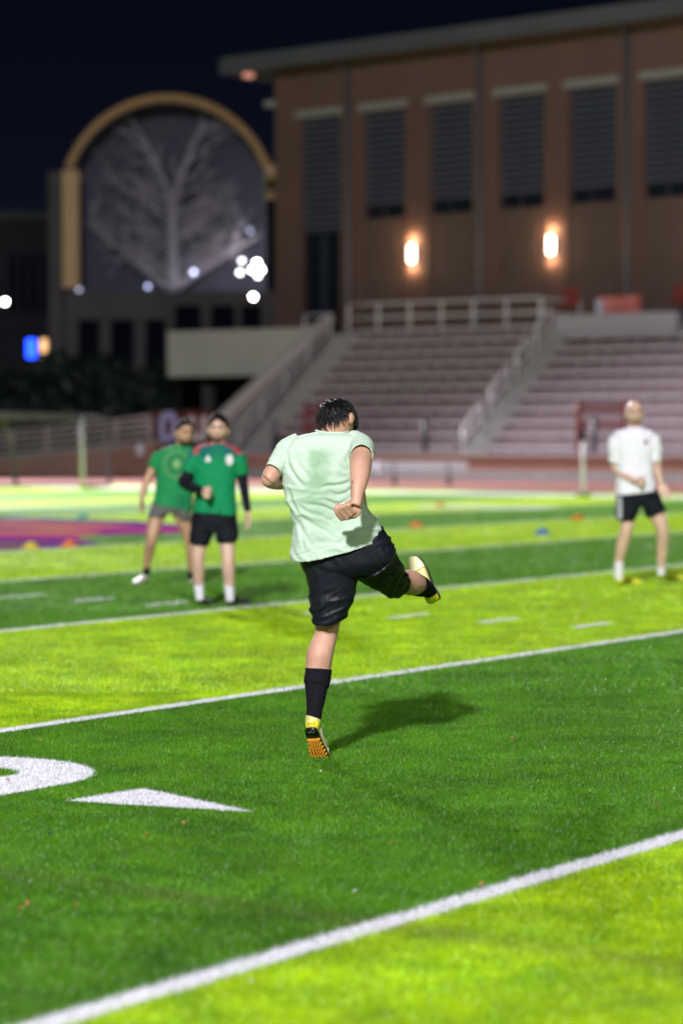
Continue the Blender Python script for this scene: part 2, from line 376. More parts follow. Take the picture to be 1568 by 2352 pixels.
# far sideline border, far numbers, midfield logo
pymesh('sideline_border', [tv(-110, BANDV - .9, .005), tv(45, BANDV - .9, .005), tv(45, BANDV + .95, .005), tv(-110, BANDV + .95, .005)], [(0, 1, 2, 3)], m_white)
tag(bpy.data.objects['sideline_border'], 'wide white border along the far sideline', None, None, 'structure')
kf = round((T0 + 27.4) / YD)
tf = -28.1
for off, lab in ((.15, 'faint far white digit beside the distant yard line'), (-1.6, 'faint far white digit left of the distant yard line')):
    a = tf + off
    fo = pymesh('field_number', [tv(a + x, 45.2 + y, .006) for x, y in ((0, 0), (1.22, 0), (1.22, 1.83), (0, 1.83), (.4, .4), (.82, .4), (.82, 1.43), (.4, 1.43))],
                [(0, 1, 5, 4), (1, 2, 6, 5), (2, 3, 7, 6), (3, 0, 4, 7)], m_white); tag(fo, lab, None, None, 'structure')
m_logo = bpy.data.materials.new('logo_paint'); m_logo.use_nodes = True
n = m_logo.node_tree.nodes; l = m_logo.node_tree.links
geo = n.new('ShaderNodeNewGeometry'); vo = n.new('ShaderNodeTexVoronoi'); vo.inputs['Scale'].default_value = .42; vo.inputs['Randomness'].default_value = .9
rp = n.new('ShaderNodeValToRGB'); rp.color_ramp.interpolation = 'CONSTANT'
l.new(geo.outputs['Position'], vo.inputs['Vector']); sp_ = n.new('ShaderNodeSeparateXYZ'); l.new(vo.outputs['Color'], sp_.inputs[0]); l.new(sp_.outputs[0], rp.inputs[0])
els = rp.color_ramp.elements; els[0].position = 0; els[0].color = (.13, .035, .19, 1); els[1].position = .35; els[1].color = (.02, .03, .22, 1)
for pos, c in ((.55, (.15, .05, .19)), (.72, (.32, .04, .19)), (.83, (.17, .09, .13)), (.92, (.40, .15, .11))):
    q = els.new(pos); q.color = (*c, 1)
l.new(rp.outputs[0], n['Principled BSDF'].inputs['Base Color']); n['Principled BSDF'].inputs['Roughness'].default_value = .95; n['Principled BSDF'].inputs['Specular IOR Level'].default_value = 0
def gpoly(name, pts, z, mat, label):
    p = [gnd(x, y, z) for x, y in pts]; o = pymesh(name, p, [tuple(range(len(p)))], mat); tag(o, label, None, None, 'structure'); return o
gpoly('midfield_logo', LOGO, .006, m_logo, 'purple, blue and pink midfield emblem painted on the turf')

# ------------------------------------------------------------------ grandstand
ST = Frame(tv(0, WALLV), YAW)
kx = lambda px, py=1035, n=0.0: ST.pix(px, py, n)[0]
def brickmat(name, c1, c2, mortar, scale=1.0):
    m = bpy.data.materials.new(name); m.use_nodes = True; n = m.node_tree.nodes; l = m.node_tree.links
    geo = n.new('ShaderNodeNewGeometry'); sp = n.new('ShaderNodeSeparateXYZ'); l.new(geo.outputs['Position'], sp.inputs[0])
    dt = n.new('ShaderNodeVectorMath'); dt.operation = 'DOT_PRODUCT'; dt.inputs[1].default_value = (C_, -S_, 0); l.new(geo.outputs['Position'], dt.inputs[0])
    cb = n.new('ShaderNodeCombineXYZ'); l.new(dt.outputs['Value'], cb.inputs[0]); l.new(sp.outputs['Z'], cb.inputs[1])
    br = n.new('ShaderNodeTexBrick'); br.inputs['Scale'].default_value = 4.0 * scale; br.inputs['Color1'].default_value = (*c1, 1); br.inputs['Color2'].default_value = (*c2, 1); br.inputs['Mortar'].default_value = (*mortar, 1); br.inputs['Mortar Size'].default_value = .015
    l.new(cb.outputs[0], br.inputs['Vector'])
    nz = n.new('ShaderNodeTexNoise'); nz.inputs['Scale'].default_value = .35; nz.inputs['Detail'].default_value = 4; l.new(geo.outputs['Position'], nz.inputs['Vector'])
    mr = n.new('ShaderNodeMapRange'); mr.inputs[3].default_value = .75; mr.inputs[4].default_value = 1.25; l.new(nz.outputs['Fac'], mr.inputs[0])
    vm = n.new('ShaderNodeVectorMath'); vm.operation = 'SCALE'; l.new(br.outputs['Color'], vm.inputs[0]); l.new(mr.outputs[0], vm.inputs['Scale'])
    l.new(vm.outputs[0], n['Principled BSDF'].inputs['Base Color']); n['Principled BSDF'].inputs['Roughness'].default_value = .8
    return m
m_brick = brickmat('brick_red', (.36, .17, .12), (.29, .14, .10), (.36, .26, .23))
m_brick2 = brickmat('brick_facade', (.148, .076, .062), (.116, .060, .050), (.17, .12, .11))
kR = kx(1800)
WH = .98
fw = empty('front_wall', ST.p(kx(480), 0, 0), 'low brown brick wall along the foot of the grandstand', 'wall')
g = G(); ST.box(g, kx(470), kR, -.3, 0, .36, WH - .12); g.build('brick_face', m_brick, fw)
g = G(); ST.box(g, kx(470), kR, -.32, .05, -.03, .357); g.build('plinth', m_concrete, fw)
g = G(); ST.box(g, kx(470), kR, -.36, .06, WH - .117, WH); g.build('coping', M('coping', (.34, .29, .30), .7), fw)
gs = empty('grandstand', ST.p(kx(560), -1, 0), 'bleacher grandstand with rows of aluminium benches behind the brick wall', 'grandstand')
NR = 11; TRD = .62; RIS = .46; W1 = 1.25; Z1 = 1.0
kL, kA0, kA1 = kx(556), kx(1004), kx(1064)
g = G(); ST.box(g, kx(490), kR, -W1, -.37, .2, WH + .004); g.build('front_walkway', m_concrete, gs)
seg_me = {}
for sec, (a, b) in enumerate(((kL, kA0), (kA1, kR))):
    for i in range(NR - sec):
        w0 = W1 + i * TRD; zt = Z1 + i * RIS
        g = G(); ST.box(g, a, b, -(w0 + TRD + .002), -w0, zt - RIS - .3, zt - .08 + .002 * i % .003); g.build('tread', m_maroon, gs)
        x = a + .12 + (.9 if i % 2 else 0); first = True
        if i % 2: 
            g = G(); ST.box(g, a + .12, x - .05, -(w0 + .40), -(w0 + .08), zt + .10, zt + .215); g.build('seat_plank', m_alu, gs)
        while x < b - .15:
            e_ = min(x + 1.85, b - .1)
            g = G(); ST.box(g, x, e_ - .03, -(w0 + .40), -(w0 + .08), zt + .10, zt + .215)
            ST.box(g, x + .3, x + .36, -(w0 + .36), -(w0 + .24), zt - .08, zt + .098); ST.box(g, e_ - .42, e_ - .36, -(w0 + .36), -(w0 + .24), zt - .08, zt + .098)
            g.build('seat_plank', m_alu, gs); x = e_
for a, b in ((kx(500) , kL - .02), (kA0 + .02, kA1 - .02)):       # aisle stairs
    for i in range(NR * 2):
        w0 = W1 + i * TRD / 2; zt = Z1 - .1 + i * RIS / 2
        g = G(); ST.box(g, a, b, -(w0 + TRD / 2 - .002), -w0, zt - RIS, zt); g.build('stair_step', m_concrete, gs)
WB = W1 + NR * TRD; ZB = Z1 + (NR - 1) * RIS + .1
g = G(); ST.box(g, kx(480), kR, -(WB + 8), -WB, ZB - .5, ZB); g.build('top_walkway', m_concrete, gs)
g = G(); ST.box(g, kx(480), kR, -(WB + 7.5), -(WB + .3), -.03, ZB - .51); g.build('base_wall', m_brick, gs)
# sloping end parapet
g = G(); ka = kx(484); kb = ka - .22
def slope(g, k0, k1, w0, zb0, zt0, w1, zb1, zt1):
    return g.hexa([ST.p(k0, -w0, zb0), ST.p(k1, -w0, zb0), ST.p(k1, -w1, zb1), ST.p(k0, -w1, zb1), ST.p(k0, -w0, zt0), ST.p(k1, -w0, zt0), ST.p(k1, -w1, zt1), ST.p(k0, -w1, zt1)])
slope(g, kb, ka, .4, -.03, 1.9, WB, -.03, ZB + .55); g.build('end_parapet', m_concrete, gs)
g = G(); slope(g, kb - .06, ka + .06, .38, 1.905, 2.25, WB, ZB + .555, ZB + .9); g.build('parapet_cap', M('cap_pale', (.60, .56, .57), .6), gs)
# railing builder
def railing(name, pts, hgt, label, mids=(.5,), parent=None, mat=m_rail, r=.035, group=None, thick=1.0):
    e = empty(name, pts[0], label, 'railing', group) if parent is None else parent
    for p in pts:
        g = G(); tube(g, [(p.x, p.y, p.z, r * 1.25), (p.x, p.y, p.z + hgt, r * 1.25)], seg=8, n=1); g.build('post', mat, e, True)
    for f in (1.0,) + tuple(mids):
        g = G(); tube(g, [(p.x, p.y, p.z + hgt * f, r) for p in pts], seg=8, n=1, ref=(0, 0, 1)); g.build('rail', mat, e, True)
    return e
WT = WB + .5
railing('railing', [ST.p(ST.pix(px, 740, -WT)[0], -WT, ZB) for px in (800, 868, 940, 1013, 1086, 1162, 1240)], 1.25, 'grey metal railing along the top of the left seating block', (.55, .12), r=.05)
railing('railing', [ST.p(ST.pix(px, 740, -WT)[0], -(WT + dw), ZB) for px, dw in ((1244, 0), (1266, 2.2))], 1.2, 'short grey railing beside the aisle at the top', (.55,))
railing('railing', [ST.p(ST.pix(px, 740, -WT)[0], -(WT + dw), ZB) for px, dw in ((700, 0), (748, .4))], .9, 'short grey railing at the top of the end stairs', (.5,))
km = (kA0 + kA1) / 2 - .25
for j, (i0, i1) in enumerate(((0, 2), (3, 5), (6, 7.6), (8.4, 10))):
    railing('aisle_handrail', [ST.p(km, -(W1 + TRD * i), Z1 - .1 + RIS * i) for i in (i0, i1)], 1.0, ['lowest', 'second lowest', 'second highest', 'highest'][j] + ' pale handrail in the aisle stairs between the blocks', (.5,), group='handrails of the aisle stairs', r=.045)
g_end = railing('end_handrail', [ST.p(ka + .35, -(W1 + TRD * i), Z1 - .1 + RIS * i) for i in (0, 2.5, 5, 7.5, 10)], .95, 'sloping grey handrail inside the left end parapet', (.5,), r=.03)
# concourse panel to the left of the stand, dark void beneath
PN = Frame(tv(0, WALLV + WB + .3), YAW)
def panel(fr, x0, y0, x1, y1, th=.25, n=0.0):
    a, zt = fr.pix(x0, y0, n); b, _ = fr.pix(x1, y0, n); zb = fr.pix(x0, y1, n)[1]; g = G(); fr.box(g, a, b, n - th, n, zb, zt); return g
cp_ = empty('walkway_bridge', PN.p(PN.pix(385, 800)[0], 0, 0), 'pale concrete side of the raised walkway left of the grandstand', 'walkway')
panel(PN, 385, 762, 735, 866).build('side_panel', M('panel_grey', (.44, .42, .40), .75, var=.06, vscale=.7), cp_)
a = PN.pix(395, 860)[0]; b = PN.pix(660, 860)[0]
for k in (a + .6, (a + b) / 2, b):
    g = G(); PN.box(g, k - .2, k + .2, -2.0, -1.6, -.03, PN.pix(400, 866)[1]); g.build('support', M('support_dark', (.06, .06, .065), .8), cp_)
g = G(); PN.box(g, a - .2, b + 1, -5, -.26, PN.pix(400, 866)[1] + .05, PN.pix(400, 866)[1] + .35); g.build('deck', m_concrete, cp_)
# dark posts, red gates at the foot of the stand
for px, lab in ((623, 'dark steel post at the stand front behind the green players'), (967, 'dark steel post at the stand front right of the kicker'), (1356, 'dark steel post at the stand front behind the red gate')):
    e = empty('steel_post', ST.p(kx(px), -.2, WH), lab, 'post', 'dark posts along the stand front'); g = G()
    q = ST.p(kx(px), -.2, WH); tube(g, [(q.x, q.y, q.z, .10), (q.x, q.y, q.z + 1.15, .10)], seg=10, n=1); g.build('shaft', m_steel, e, True)
    g = G(); tube(g, [(q.x, q.y, q.z + 1.15, .13), (q.x, q.y, q.z + 1.22, .13)], seg=10, n=1); g.build('cap', m_steel, e, True)
m_red = M('red_paint', (.20, .022, .024), .6)
for (x0, x1, y0, y1), lab in (((1326, 1432, 922, 1030), 'red barred gate at the stand front beside the bald player'), ((702, 735, 930, 1030), 'narrow red gate at the stand front left of the kicker')):
    a, zt = ST.pix(x0, y0, -.9); b = ST.pix(x1, y0, -.9)[0]; e = empty('gate', ST.p(a, -.9, WH), lab, 'gate', 'red gates of the grandstand')
    for k in (a, b):
        g = G(); ST.box(g, k - .05, k + .05, -.95, -.85, WH + .005, zt); g.build('post', m_red, e)
    for z in (zt - .35, zt - .95):
        g = G(); ST.box(g, a + .072, b - .072, -.92, -.88, z, z + .26); g.build('bar', M('red_dark', (.12, .035, .04), .6), e)
# equipment on the top walkway
NRW = W1 + 10 * TRD + .02; a, zt = ST.pix(1272, 724, -NRW); b = ST.pix(1552, 724, -NRW)[0]
e = empty('equipment_riser', ST.p(a, -(WB + .1), ZB), 'long plain grey riser panel above the right seating block', 'riser')
g = G(); ST.box(g, a, b, -(WB - .02), -NRW, ST.pix(1300, 775, -NRW)[1], zt); g.build('panel', M('riser_grey', (.36, .35, .39), .6), e)
def banner(fr, x0, y0, x1, y1, n, mat, name, label, cat):
    a, z1 = fr.pix(x0, y0, n); b = fr.pix(x1, y0, n)[0]; z0 = fr.pix(x0, y1, n)[1]
    e = empty(name, fr.p(a, n, z0), label, cat); g = G(); nn = 10; rings = []
    for i in range(nn + 1):
        k = a + (b - a) * i / nn; d = .03 * math.sin(i * 1.3); rings.append([fr.p(k, n + d, z0), fr.p(k, n + d + .02, z0), fr.p(k, n + d + .02, z1), fr.p(k, n + d, z1)])
    rings_to(g, rings); g.build('cloth', mat, e); return e, (a, b, z0, z1)
e, (a, b, z0, z1) = banner(ST, 1370, 682, 1472, 724, -(WB + .5), M('banner_red', (.62, .10, .09), .5, var=.2, vscale=3, c2=(.66, .22, .22)), 'banner', 'bright red banner hung above the right seating block', 'banner')
g = G(); ST.box(g, a - .02, a + .28, -(WB + .46), -(WB + .43), z0 + .02, z1 - .1); g.build('emblem', M('emblem_pale', (.55, .52, .68), .5), e)
for (x0, x1), lab in (((1278, 1311), 'dark red folding chair left of the red banner'), ((1535, 1556), 'dark red folding chair at the far right')):
    n_ = -(WB + 1.6); a = ST.pix(x0, 700, n_)[0]; b = ST.pix(x1, 700, n_)[0]; e = empty('chair', ST.p(a, n_, ZB), lab, 'chair', 'red chairs on the top walkway')
    mm = M('chair_red', (.26, .03, .028), .5); zs = ZB + .9
    g = G(); ST.box(g, a, b, n_ - .5, n_, zs, zs + .06); g.build('seat', mm, e)
    g = G(); ST.box(g, a, b, n_ - .55, n_ - .5, zs + .06, zs + .75); g.build('backrest', mm, e)
    for k in (a + .03, b - .07):
        for n2 in (n_ - .5, n_ - .06):
            g = G(); ST.box(g, k, k + .04, n2, n2 + .04, ZB, zs - .002); g.build('leg', m_steel, e)
# ------------------------------------------------------------------ ramp on the left
RF = Frame(tv(0, WALLV - .2), YAW)
rp_ = empty('access_ramp', RF.p(RF.pix(100, 1090)[0], 0, 0), 'sloping brick access ramp with a pale railing behind the goal', 'ramp')
k0 = RF.pix(-160, 1060)[0]; k1 = RF.pix(352, 1040)[0]; z0 = .28; z1 = RF.pix(352, 1022)[1]
g = G(); g.hexa([RF.p(k0, 0, -.03), RF.p(k1, 0, -.03), RF.p(k1, -1.8, -.03), RF.p(k0, -1.8, -.03), RF.p(k0, 0, z0), RF.p(k1, 0, z1), RF.p(k1, -1.8, z1), RF.p(k0, -1.8, z0)]); g.build('ramp_wall', m_brick, rp_)
g = G(); g.hexa([RF.p(k0, .05, z0 + .003), RF.p(k1 + .05, .05, z1 + .003), RF.p(k1 + .05, -1.85, z1 + .003), RF.p(k0, -1.85, z0 + .003), RF.p(k0, .05, z0 + .2), RF.p(k1 + .05, .05, z1 + .2), RF.p(k1 + .05, -1.85, z1 + .2), RF.p(k0, -1.85, z0 + .2)]); g.build('ramp_slab', M('coping', (.4, .35, .35)), rp_)
g = G(); RF.box(g, k0, kx(480), -.3, -.05, .0, .30); g.build('low_plinth', m_concrete, rp_)
pts = [RF.p(k0 + (k1 - k0) * f, -.05, z0 + .2 + (z1 - z0) * f) for f in (.05, .22, .38, .54, .68, .84, .985)]
railing('ramp_railing', pts, .92, 'pinkish grey ramp railing rising to the right behind the goal', (.75, .5, .22), r=.06, mat=M('rail_pink', (.42, .34, .37), .5))
bo = empty('water_bottle', RF.p(k1 - .5, .35, 1.0), 'white water jug hanging at the end of the ramp railing', 'bottle')
q = at(322, 1035, RF.p(k1 - .5, .12, 0).y)
g = G(); tube(g, [(q.x, q.y, q.z - .2, .13), (q.x, q.y, q.z - .1, .16), (q.x, q.y, q.z + .15, .15), (q.x, q.y, q.z + .24, .06)], seg=12, n=3); bo.location = (q.x, q.y, q.z - .2); bpy.context.view_layer.update(); g.build('jug', M('jug_white', (.72, .70, .78), .4), bo, True)
g = G(); tube(g, [(q.x, q.y, q.z + .24, .07), (q.x, q.y, q.z + .30, .07)], seg=10, n=1); g.build('lid', M('jug_white', (.7, .7, .76)), bo, True)
# letter sign
sg, (a, b, z0, z1) = banner(ST, 334, 946, 486, 1014, -.3, M('sign_maroon', (.10, .022, .022), .6), 'letter_sign', 'dark maroon sign with two big pale letters behind the green players', 'sign')
for (x0, x1), ch, mm in (((366, 404), 'O', M('letter_blue', (.36, .35, .66), .5)), ((434, 474), 'U', M('letter_white', (.55, .50, .56), .5))):
    ka_, za = ST.pix(x0, 948, -.2); kb_ = ST.pix(x1, 948, -.2)[0]; zb = ST.pix(x0, 1012, -.2)[1]; g = G(); cxk = (ka_ + kb_) / 2; hw = (kb_ - ka_) / 2; hz = (za - zb) / 2; cz = (za + zb) / 2; pr = []
    N_ = 28
    for i in range(N_ + 1):
        th = 2 * math.pi * i / N_ if ch == 'O' else math.pi * i / N_ + math.pi
        c_, s_ = math.cos(th), math.sin(th); e_ = .5
        pr.append((cxk + math.copysign(abs(c_) ** e_, c_) * hw * .74, cz + math.copysign(abs(s_) ** e_, s_) * hz * (.84 if ch == 'O' else 1.6) + (0 if ch == 'O' else hz * .75)))
    tube(g, [tuple(ST.p(k, -.2, z)) + (hw * .34, .04) for k, z in pr], seg=6, n=1, ref=tuple(ST.u)); g.build('letter', mm, sg)

# ------------------------------------------------------------------ brick hall
HB = Frame(at(632, 1000, 110), math.radians(40.1))
def hk(px, py): return HB.pix(px, py)
hall = empty('brick_hall', HB.p(0, 0, 0), 'large dark brick sports hall with tall louvred windows and an overhanging roof', 'building')
KW = hk(1900, 500)[0]; WIN = [(688, 781, 272, 744), (832, 929, 258, 499), (985, 1084, 244, 489), (1142, 1249, 220, 475), (1304, 1414, 203, 465), (1476, 1590, 186, 451), (1662, 1790, 165, 440)]
ztop = hk(632, 190)[1] + .6; wk = []
for x0, x1, y0, y1 in WIN:
    a, zt = hk(x0, y0); b = hk(x1, y0)[0]; zb = hk((x0 + x1) / 2, y1)[1]; wk.append([a, b, zb, zt])
zw = sum(q[3] for q in wk) / len(wk); zs = sum(q[2] for q in wk[1:]) / (len(wk) - 1)
for i, q in enumerate(wk): q[3] = zw; q[2] = zs if i else -.02
g = G(); xs = [0] + [x for q in wk for x in q[:2]] + [KW + 12]
for i in range(0, len(xs), 2): HB.box(g, xs[i], xs[i + 1], -.45, 0, -.03, zw)
HB.box(g, 0, xs[-1], -.45, 0, zw + .001, ztop - .2); HB.box(g, 0, .45, -26, -.46, -.03, ztop - .2)
g.build('brick_wall', m_brick2, hall)
mpan = M('ribbed_panel', (.135, .088, .075), .6, var=.1, vscale=1)
for q in wk[1:]:
    g = G(); HB.box(g, q[0] + .002, q[1] - .002, -.40, -.10, -.03, zs - .002)
    for j in range(9):
        k = q[0] + (q[1] - q[0]) * (j + .5) / 9; HB.box(g, k - .05, k + .05, -.098, -.04, -.03, zs - .01)
    g.build('wall_panel', mpan, hall)
mgl = M('window_dark', (.012, .016, .024), .12, spec=.6); mlv = M('louvre', (.125, .13, .17), .6); mlin = M('lintel', (.27, .26, .25), .7); mfr = M('frame_dark', (.05, .055, .07), .5)
for i, (a, b, zb, zt) in enumerate(wk):
    z0 = hk(735, 527)[1] if i == 0 else zb
    g = G(); HB.box(g, a + .004, b - .004, -.42, -.38, z0, zt - .002); wo = g.build('window', mgl, hall)
    n_l = 16 if i else 17
    for j in range(n_l):
        z = z0 + (zt - z0) * (j + .5) / n_l + (.25 if i == 0 else 0) * 0
        if i and j < 2: continue
        g = G(); hh = (zt - z0) / n_l * .42
        g.hexa([HB.p(a + .03, -.12, z - hh), HB.p(b - .03, -.12, z - hh), HB.p(b - .03, -.30, z + hh * .4), HB.p(a + .03, -.30, z + hh * .4), HB.p(a + .03, -.12, z - hh + .03), HB.p(b - .03, -.12, z - hh + .03), HB.p(b - .03, -.30, z + hh * .4 + .03), HB.p(a + .03, -.30, z + hh * .4 + .03)])
        g.build('slat', mlv, wo)
    g = G(); HB.box(g, (a + b) / 2 - .03, (a + b) / 2 + .03, -.11, -.05, z0, zt - .01); g.build('mullion', mfr, wo)
    g = G(); HB.box(g, a - .16, b + .16, -.2, .14, zt + .002, zt + .34); g.build('lintel', mlin, hall)
a, b = wk[0][0], wk[0][1]; zd = hk(735, 530)[1]
g = G(); HB.box(g, a + .004, b - .004, -.42, -.36, -.02, zd - .08); do = g.build('door', mgl, hall)
g = G(); HB.box(g, a, b, -.35, -.2, zd - .078, zd + .02); HB.box(g, (a + b) / 2 - .05, (a + b) / 2 + .05, -.35, -.25, -.02, zd - .08); g.build('door_frame', mfr, do)
for px in (803, 1105, 1442, 1830):
    k = hk(px, 500)[0]; g = G(); q = HB.p(k, .16, 0); tube(g, [(q.x, q.y, 0, .10), (q.x, q.y, ztop - .5, .10)], seg=8, n=1)
    r_ = HB.p(k, .75, ztop - .25); tube(g, [(q.x, q.y, ztop - .5, .09), (r_.x, r_.y, r_.z, .09)], seg=8, n=1); g.build('downpipe', M('pipe_grey', (.10, .105, .13), .5), hall, True)
zr = hk(632, 196)[1]
g = G(); HB.box(g, -1.75, KW + 14, -28, 1.5, ztop - .196, ztop + .30); rf = g.build('roof', M('roof_soffit', (.11, .085, .08), .7), hall)
g = G(); HB.box(g, -1.77, KW + 14, 1.503, 1.62, ztop - .22, ztop + .48); g.build('fascia', M('fascia_grey', (.095, .098, .12), .5, var=.1, vscale=.4), rf)
g = G(); HB.box(g, -1.90, -1.773, -28, 1.62, ztop - .22, ztop + .48); g.build('fascia', M('fascia_grey', (.095, .098, .12)), rf)
def glow(name, px, py, Y, r, c, st, label, group=None, parent=None, lamp=0, shape=None):
    p = at(px, py, Y); e = empty(name, p, label, 'lamp', group) if parent is None else parent
    g = G(); ellip(g, p, ((r, 0, 0), (0, r, 0), (0, 0, r)), 12, 8)
    mm = M('glow_%d_%d' % (px, py), c, .5, emit=c, estr=st); g.build('bulb', mm, e, True)
    if parent is None:
        g = G(); tube(g, [(p.x, p.y + r * .6, p.z, r * .5), (p.x, p.y + r * 1.6, p.z, r * .7)], seg=8, n=1, ref=(1, 0, 0)); g.build('housing', m_steel, e, True)
    if lamp:
        ld = bpy.data.lights.new('lamp', 'POINT'); ld.energy = lamp; ld.color = c; ld.shadow_soft_size = r * 1.2
        lo = bpy.data.objects.new('lamp', ld); col.objects.link(lo); lo.parent = e; lo.location = (0, -r * 1.6, 0)
    return e
q_ = hk(578, 190); p_ = HB.p(-.7, 1.0, ztop - .22)
e = empty('soffit_lamp', p_, 'small reddish lamp under the roof corner of the brick hall', 'lamp')
g = G(); ellip(g, (p_.x, p_.y, p_.z - .1), ((.28, 0, 0), (0, .28, 0), (0, 0, .1)), 12, 6); g.build('lens', M('soffit_lens', (.7, .35, .28), .5, emit=(.75, .30, .22), estr=1.0), e, True)
k, z = hk(622, 236); e = empty('wall_fixture', HB.p(-.05, -.3, z), 'small grey fixture on the side wall of the brick hall', 'fixture')
g = G(); HB.box(g, -.75, -.02, -.5, -.1, z - .12, z + .12); g.build('casing', M('fixture_grey', (.33, .35, .36), .5), e)
for px, py, lab in ((948, 583, 'lit wall lamp between the second and third hall windows'), (1267, 563, 'lit wall lamp between the fourth and fifth hall windows'), (1640, 540, 'lit wall lamp right of the last hall window')):
    k, z = hk(px, py); e = empty('wall_lamp', HB.p(k, 0, z), lab, 'lamp', 'wall lamps of the brick hall')
    g = G(); HB.box(g, k - .16, k + .16, .005, .06, z - .42, z + .42); g.build('backplate', mfr, e)
    g = G(); rings = []
    for zz in (-.36, -.30, .30, .36):
        rr = .15 if abs(zz) < .33 else .11
        rings.append([HB.p(k + rr * math.cos(a_), .07 + .18 * math.sin(a_), z + zz) for a_ in [math.pi * j / 10 for j in range(11)]])
    rings_to(g, rings); g.build('diffuser', M('sconce_glow', (1, .92, .82), .5, emit=(1, .86, .70), estr=9), e, True)
    for dz, en in ((.58, 62), (-.58, 44)):
        ld = bpy.data.lights.new('sconce_light', 'POINT'); ld.energy = en; ld.color = (1, .62, .32); ld.shadow_soft_size = .12
        lo = bpy.data.objects.new('sconce_light', ld); col.objects.link(lo); lo.parent = e; lo.location = HB.n * .2 + Vector((0, 0, dz))

# ------------------------------------------------------------------ arched building
AY = 138.0
def A(px, py, dy=0.0): return at(px, py, AY + dy)
ab = empty('arched_hall', A(385, 830), 'dark building with a tall tan framed arched window', 'building')
def abox(x0, y0, x1, y1, d0, d1, name, mat, par=None):
    a, b = A(x0, y1), A(x1, y0); g = G()
    g.hexa([(a.x, AY + d0, a.z), (b.x, AY + d0, a.z), (b.x, AY + d1, a.z), (a.x, AY + d1, a.z), (a.x, AY + d0, b.z), (b.x, AY + d0, b.z), (b.x, AY + d1, b.z), (a.x, AY + d1, b.z)])
    return g.build(name, mat, par or ab)
m_tan = M('tan_frame', (.74, .46, .22), .55, var=.05, vscale=1); m_stone = M('grey_stone', (.10, .092, .088), .8, var=.1, vscale=.5); m_void = M('void', (.004, .006, .014), .7, spec=.05)
XC, RX, YS, YT = 386, 226, 388, 228
def arch_pts(rx, top, n=28): return [(XC + rx * math.cos(math.pi - math.pi * i / n), YS - (YS - top) * math.sin(math.pi * i / n)) for i in range(n + 1)]
# the arc is flatter at its feet than a half ellipse: use a circular segment
def seg_pts(hw, rise, y0, n=30):
    R = (hw * hw + rise * rise) / (2 * rise); a0 = math.asin(min(1, hw / R)); return [(XC + R * math.sin(-a0 + 2 * a0 * i / n), y0 - R * math.cos(-a0 + 2 * a0 * i / n) + R - rise) for i in range(n + 1)]
arc = seg_pts(228, 160, 385)
g = G(); tube(g, [tuple(A(x, y)) + (.5, .25) for x, y in arc], seg=8, n=1, ref=(0, 1, 0)); g.build('arch_frame', m_tan, ab)
abox(147, 392, 182, 662, -.5, .5, 'arch_jamb', m_tan); abox(610, 380, 632, 458, -.5, .5, 'arch_jamb', m_tan); abox(612, 460, 634, 668, -.3, .5, 'side_pier', m_void)
g = G(); base = [A(x, y, .2 + (x - 160) / 470 * 1.1) for x, y in seg_pts(222, 154, 386) + [(608, 668), (184, 668)]]
n_ = len(base); back = [p + Vector((0, .04, 0)) for p in base]
g.add(base + back, [tuple(range(n_)), tuple(range(2 * n_ - 1, n_ - 1, -1))] + [(i, (i + 1) % n_, (i + 1) % n_ + n_, i + n_) for i in range(n_)])
mg = bpy.data.materials.new('arch_glass'); mg.use_nodes = True; n = mg.node_tree.nodes; l = mg.node_tree.links
tr = n.new('ShaderNodeBsdfTransparent'); tr.inputs[0].default_value = (.9, .9, .95, 1); gl = n.new('ShaderNodeBsdfGlossy'); gl.inputs['Roughness'].default_value = .03; mx = n.new('ShaderNodeMixShader'); mx.inputs[0].default_value = .03
l.new(tr.outputs[0], mx.inputs[1]); l.new(gl.outputs[0], mx.inputs[2]); l.new(mx.outputs[0], n['Material Output'].inputs[0])
g.build('glass_pane', mg, ab)
# vault behind the glass, its back wall
g = G(); fr = [A(x, y, .6) for x, y in seg_pts(224, 156, 386)]
fr = [A(162, 672, .6)] + fr + [A(628, 672, .6)]; bk = [p + Vector((0, 3.4, 0)) for p in fr]; m_ = len(fr)
g.add(fr + bk, [(i, i + 1, i + 1 + m_, i + m_) for i in range(m_ - 1)] + [tuple(range(m_, 2 * m_))]); g.build('vault', M('vault_grey', (.17, .165, .19), .8), ab)
abox(150, 670, 634, 735, -.5, .5, 'lintel_band', m_stone)
for x0, x1 in ((150, 182), (232, 256), (310, 336), (382, 402)): abox(x0, 736, x1, 1000, -.4, .4, 'pilaster', m_stone)
for x0, x1 in ((404, 462), (486, 540), (556, 600)): abox(x0, 702 + 0, x1, 760, -.56, -.502, 'window', m_void)
abox(404, 736, 634, 1000, -.3, .4, 'lower_wall', m_stone)
for x0, x1 in ((183, 231), (257, 309), (337, 381)): abox(x0, 736, x1, 1000, .1, .4, 'window', m_void)
abox(118, 397, 146, 1000, -.8, 6, 'corner_tower', m_stone)
lb = empty('dark_building', at(60, 900, 150), 'dark flat roofed building at the far left edge', 'building')
abox(-160, 482, 117, 1000, 8, 20, 'wall', M('far_wall', (.014, .014, .022), .8), lb); abox(-170, 457, 119, 480, 7.4, 20, 'cornice', M('far_cornice', (.05, .053, .06), .8), lb)
for x in range(-20, 110, 26): abox(x, 560, x + 14, 700, 7.9, 7.99, 'window', m_void, lb)
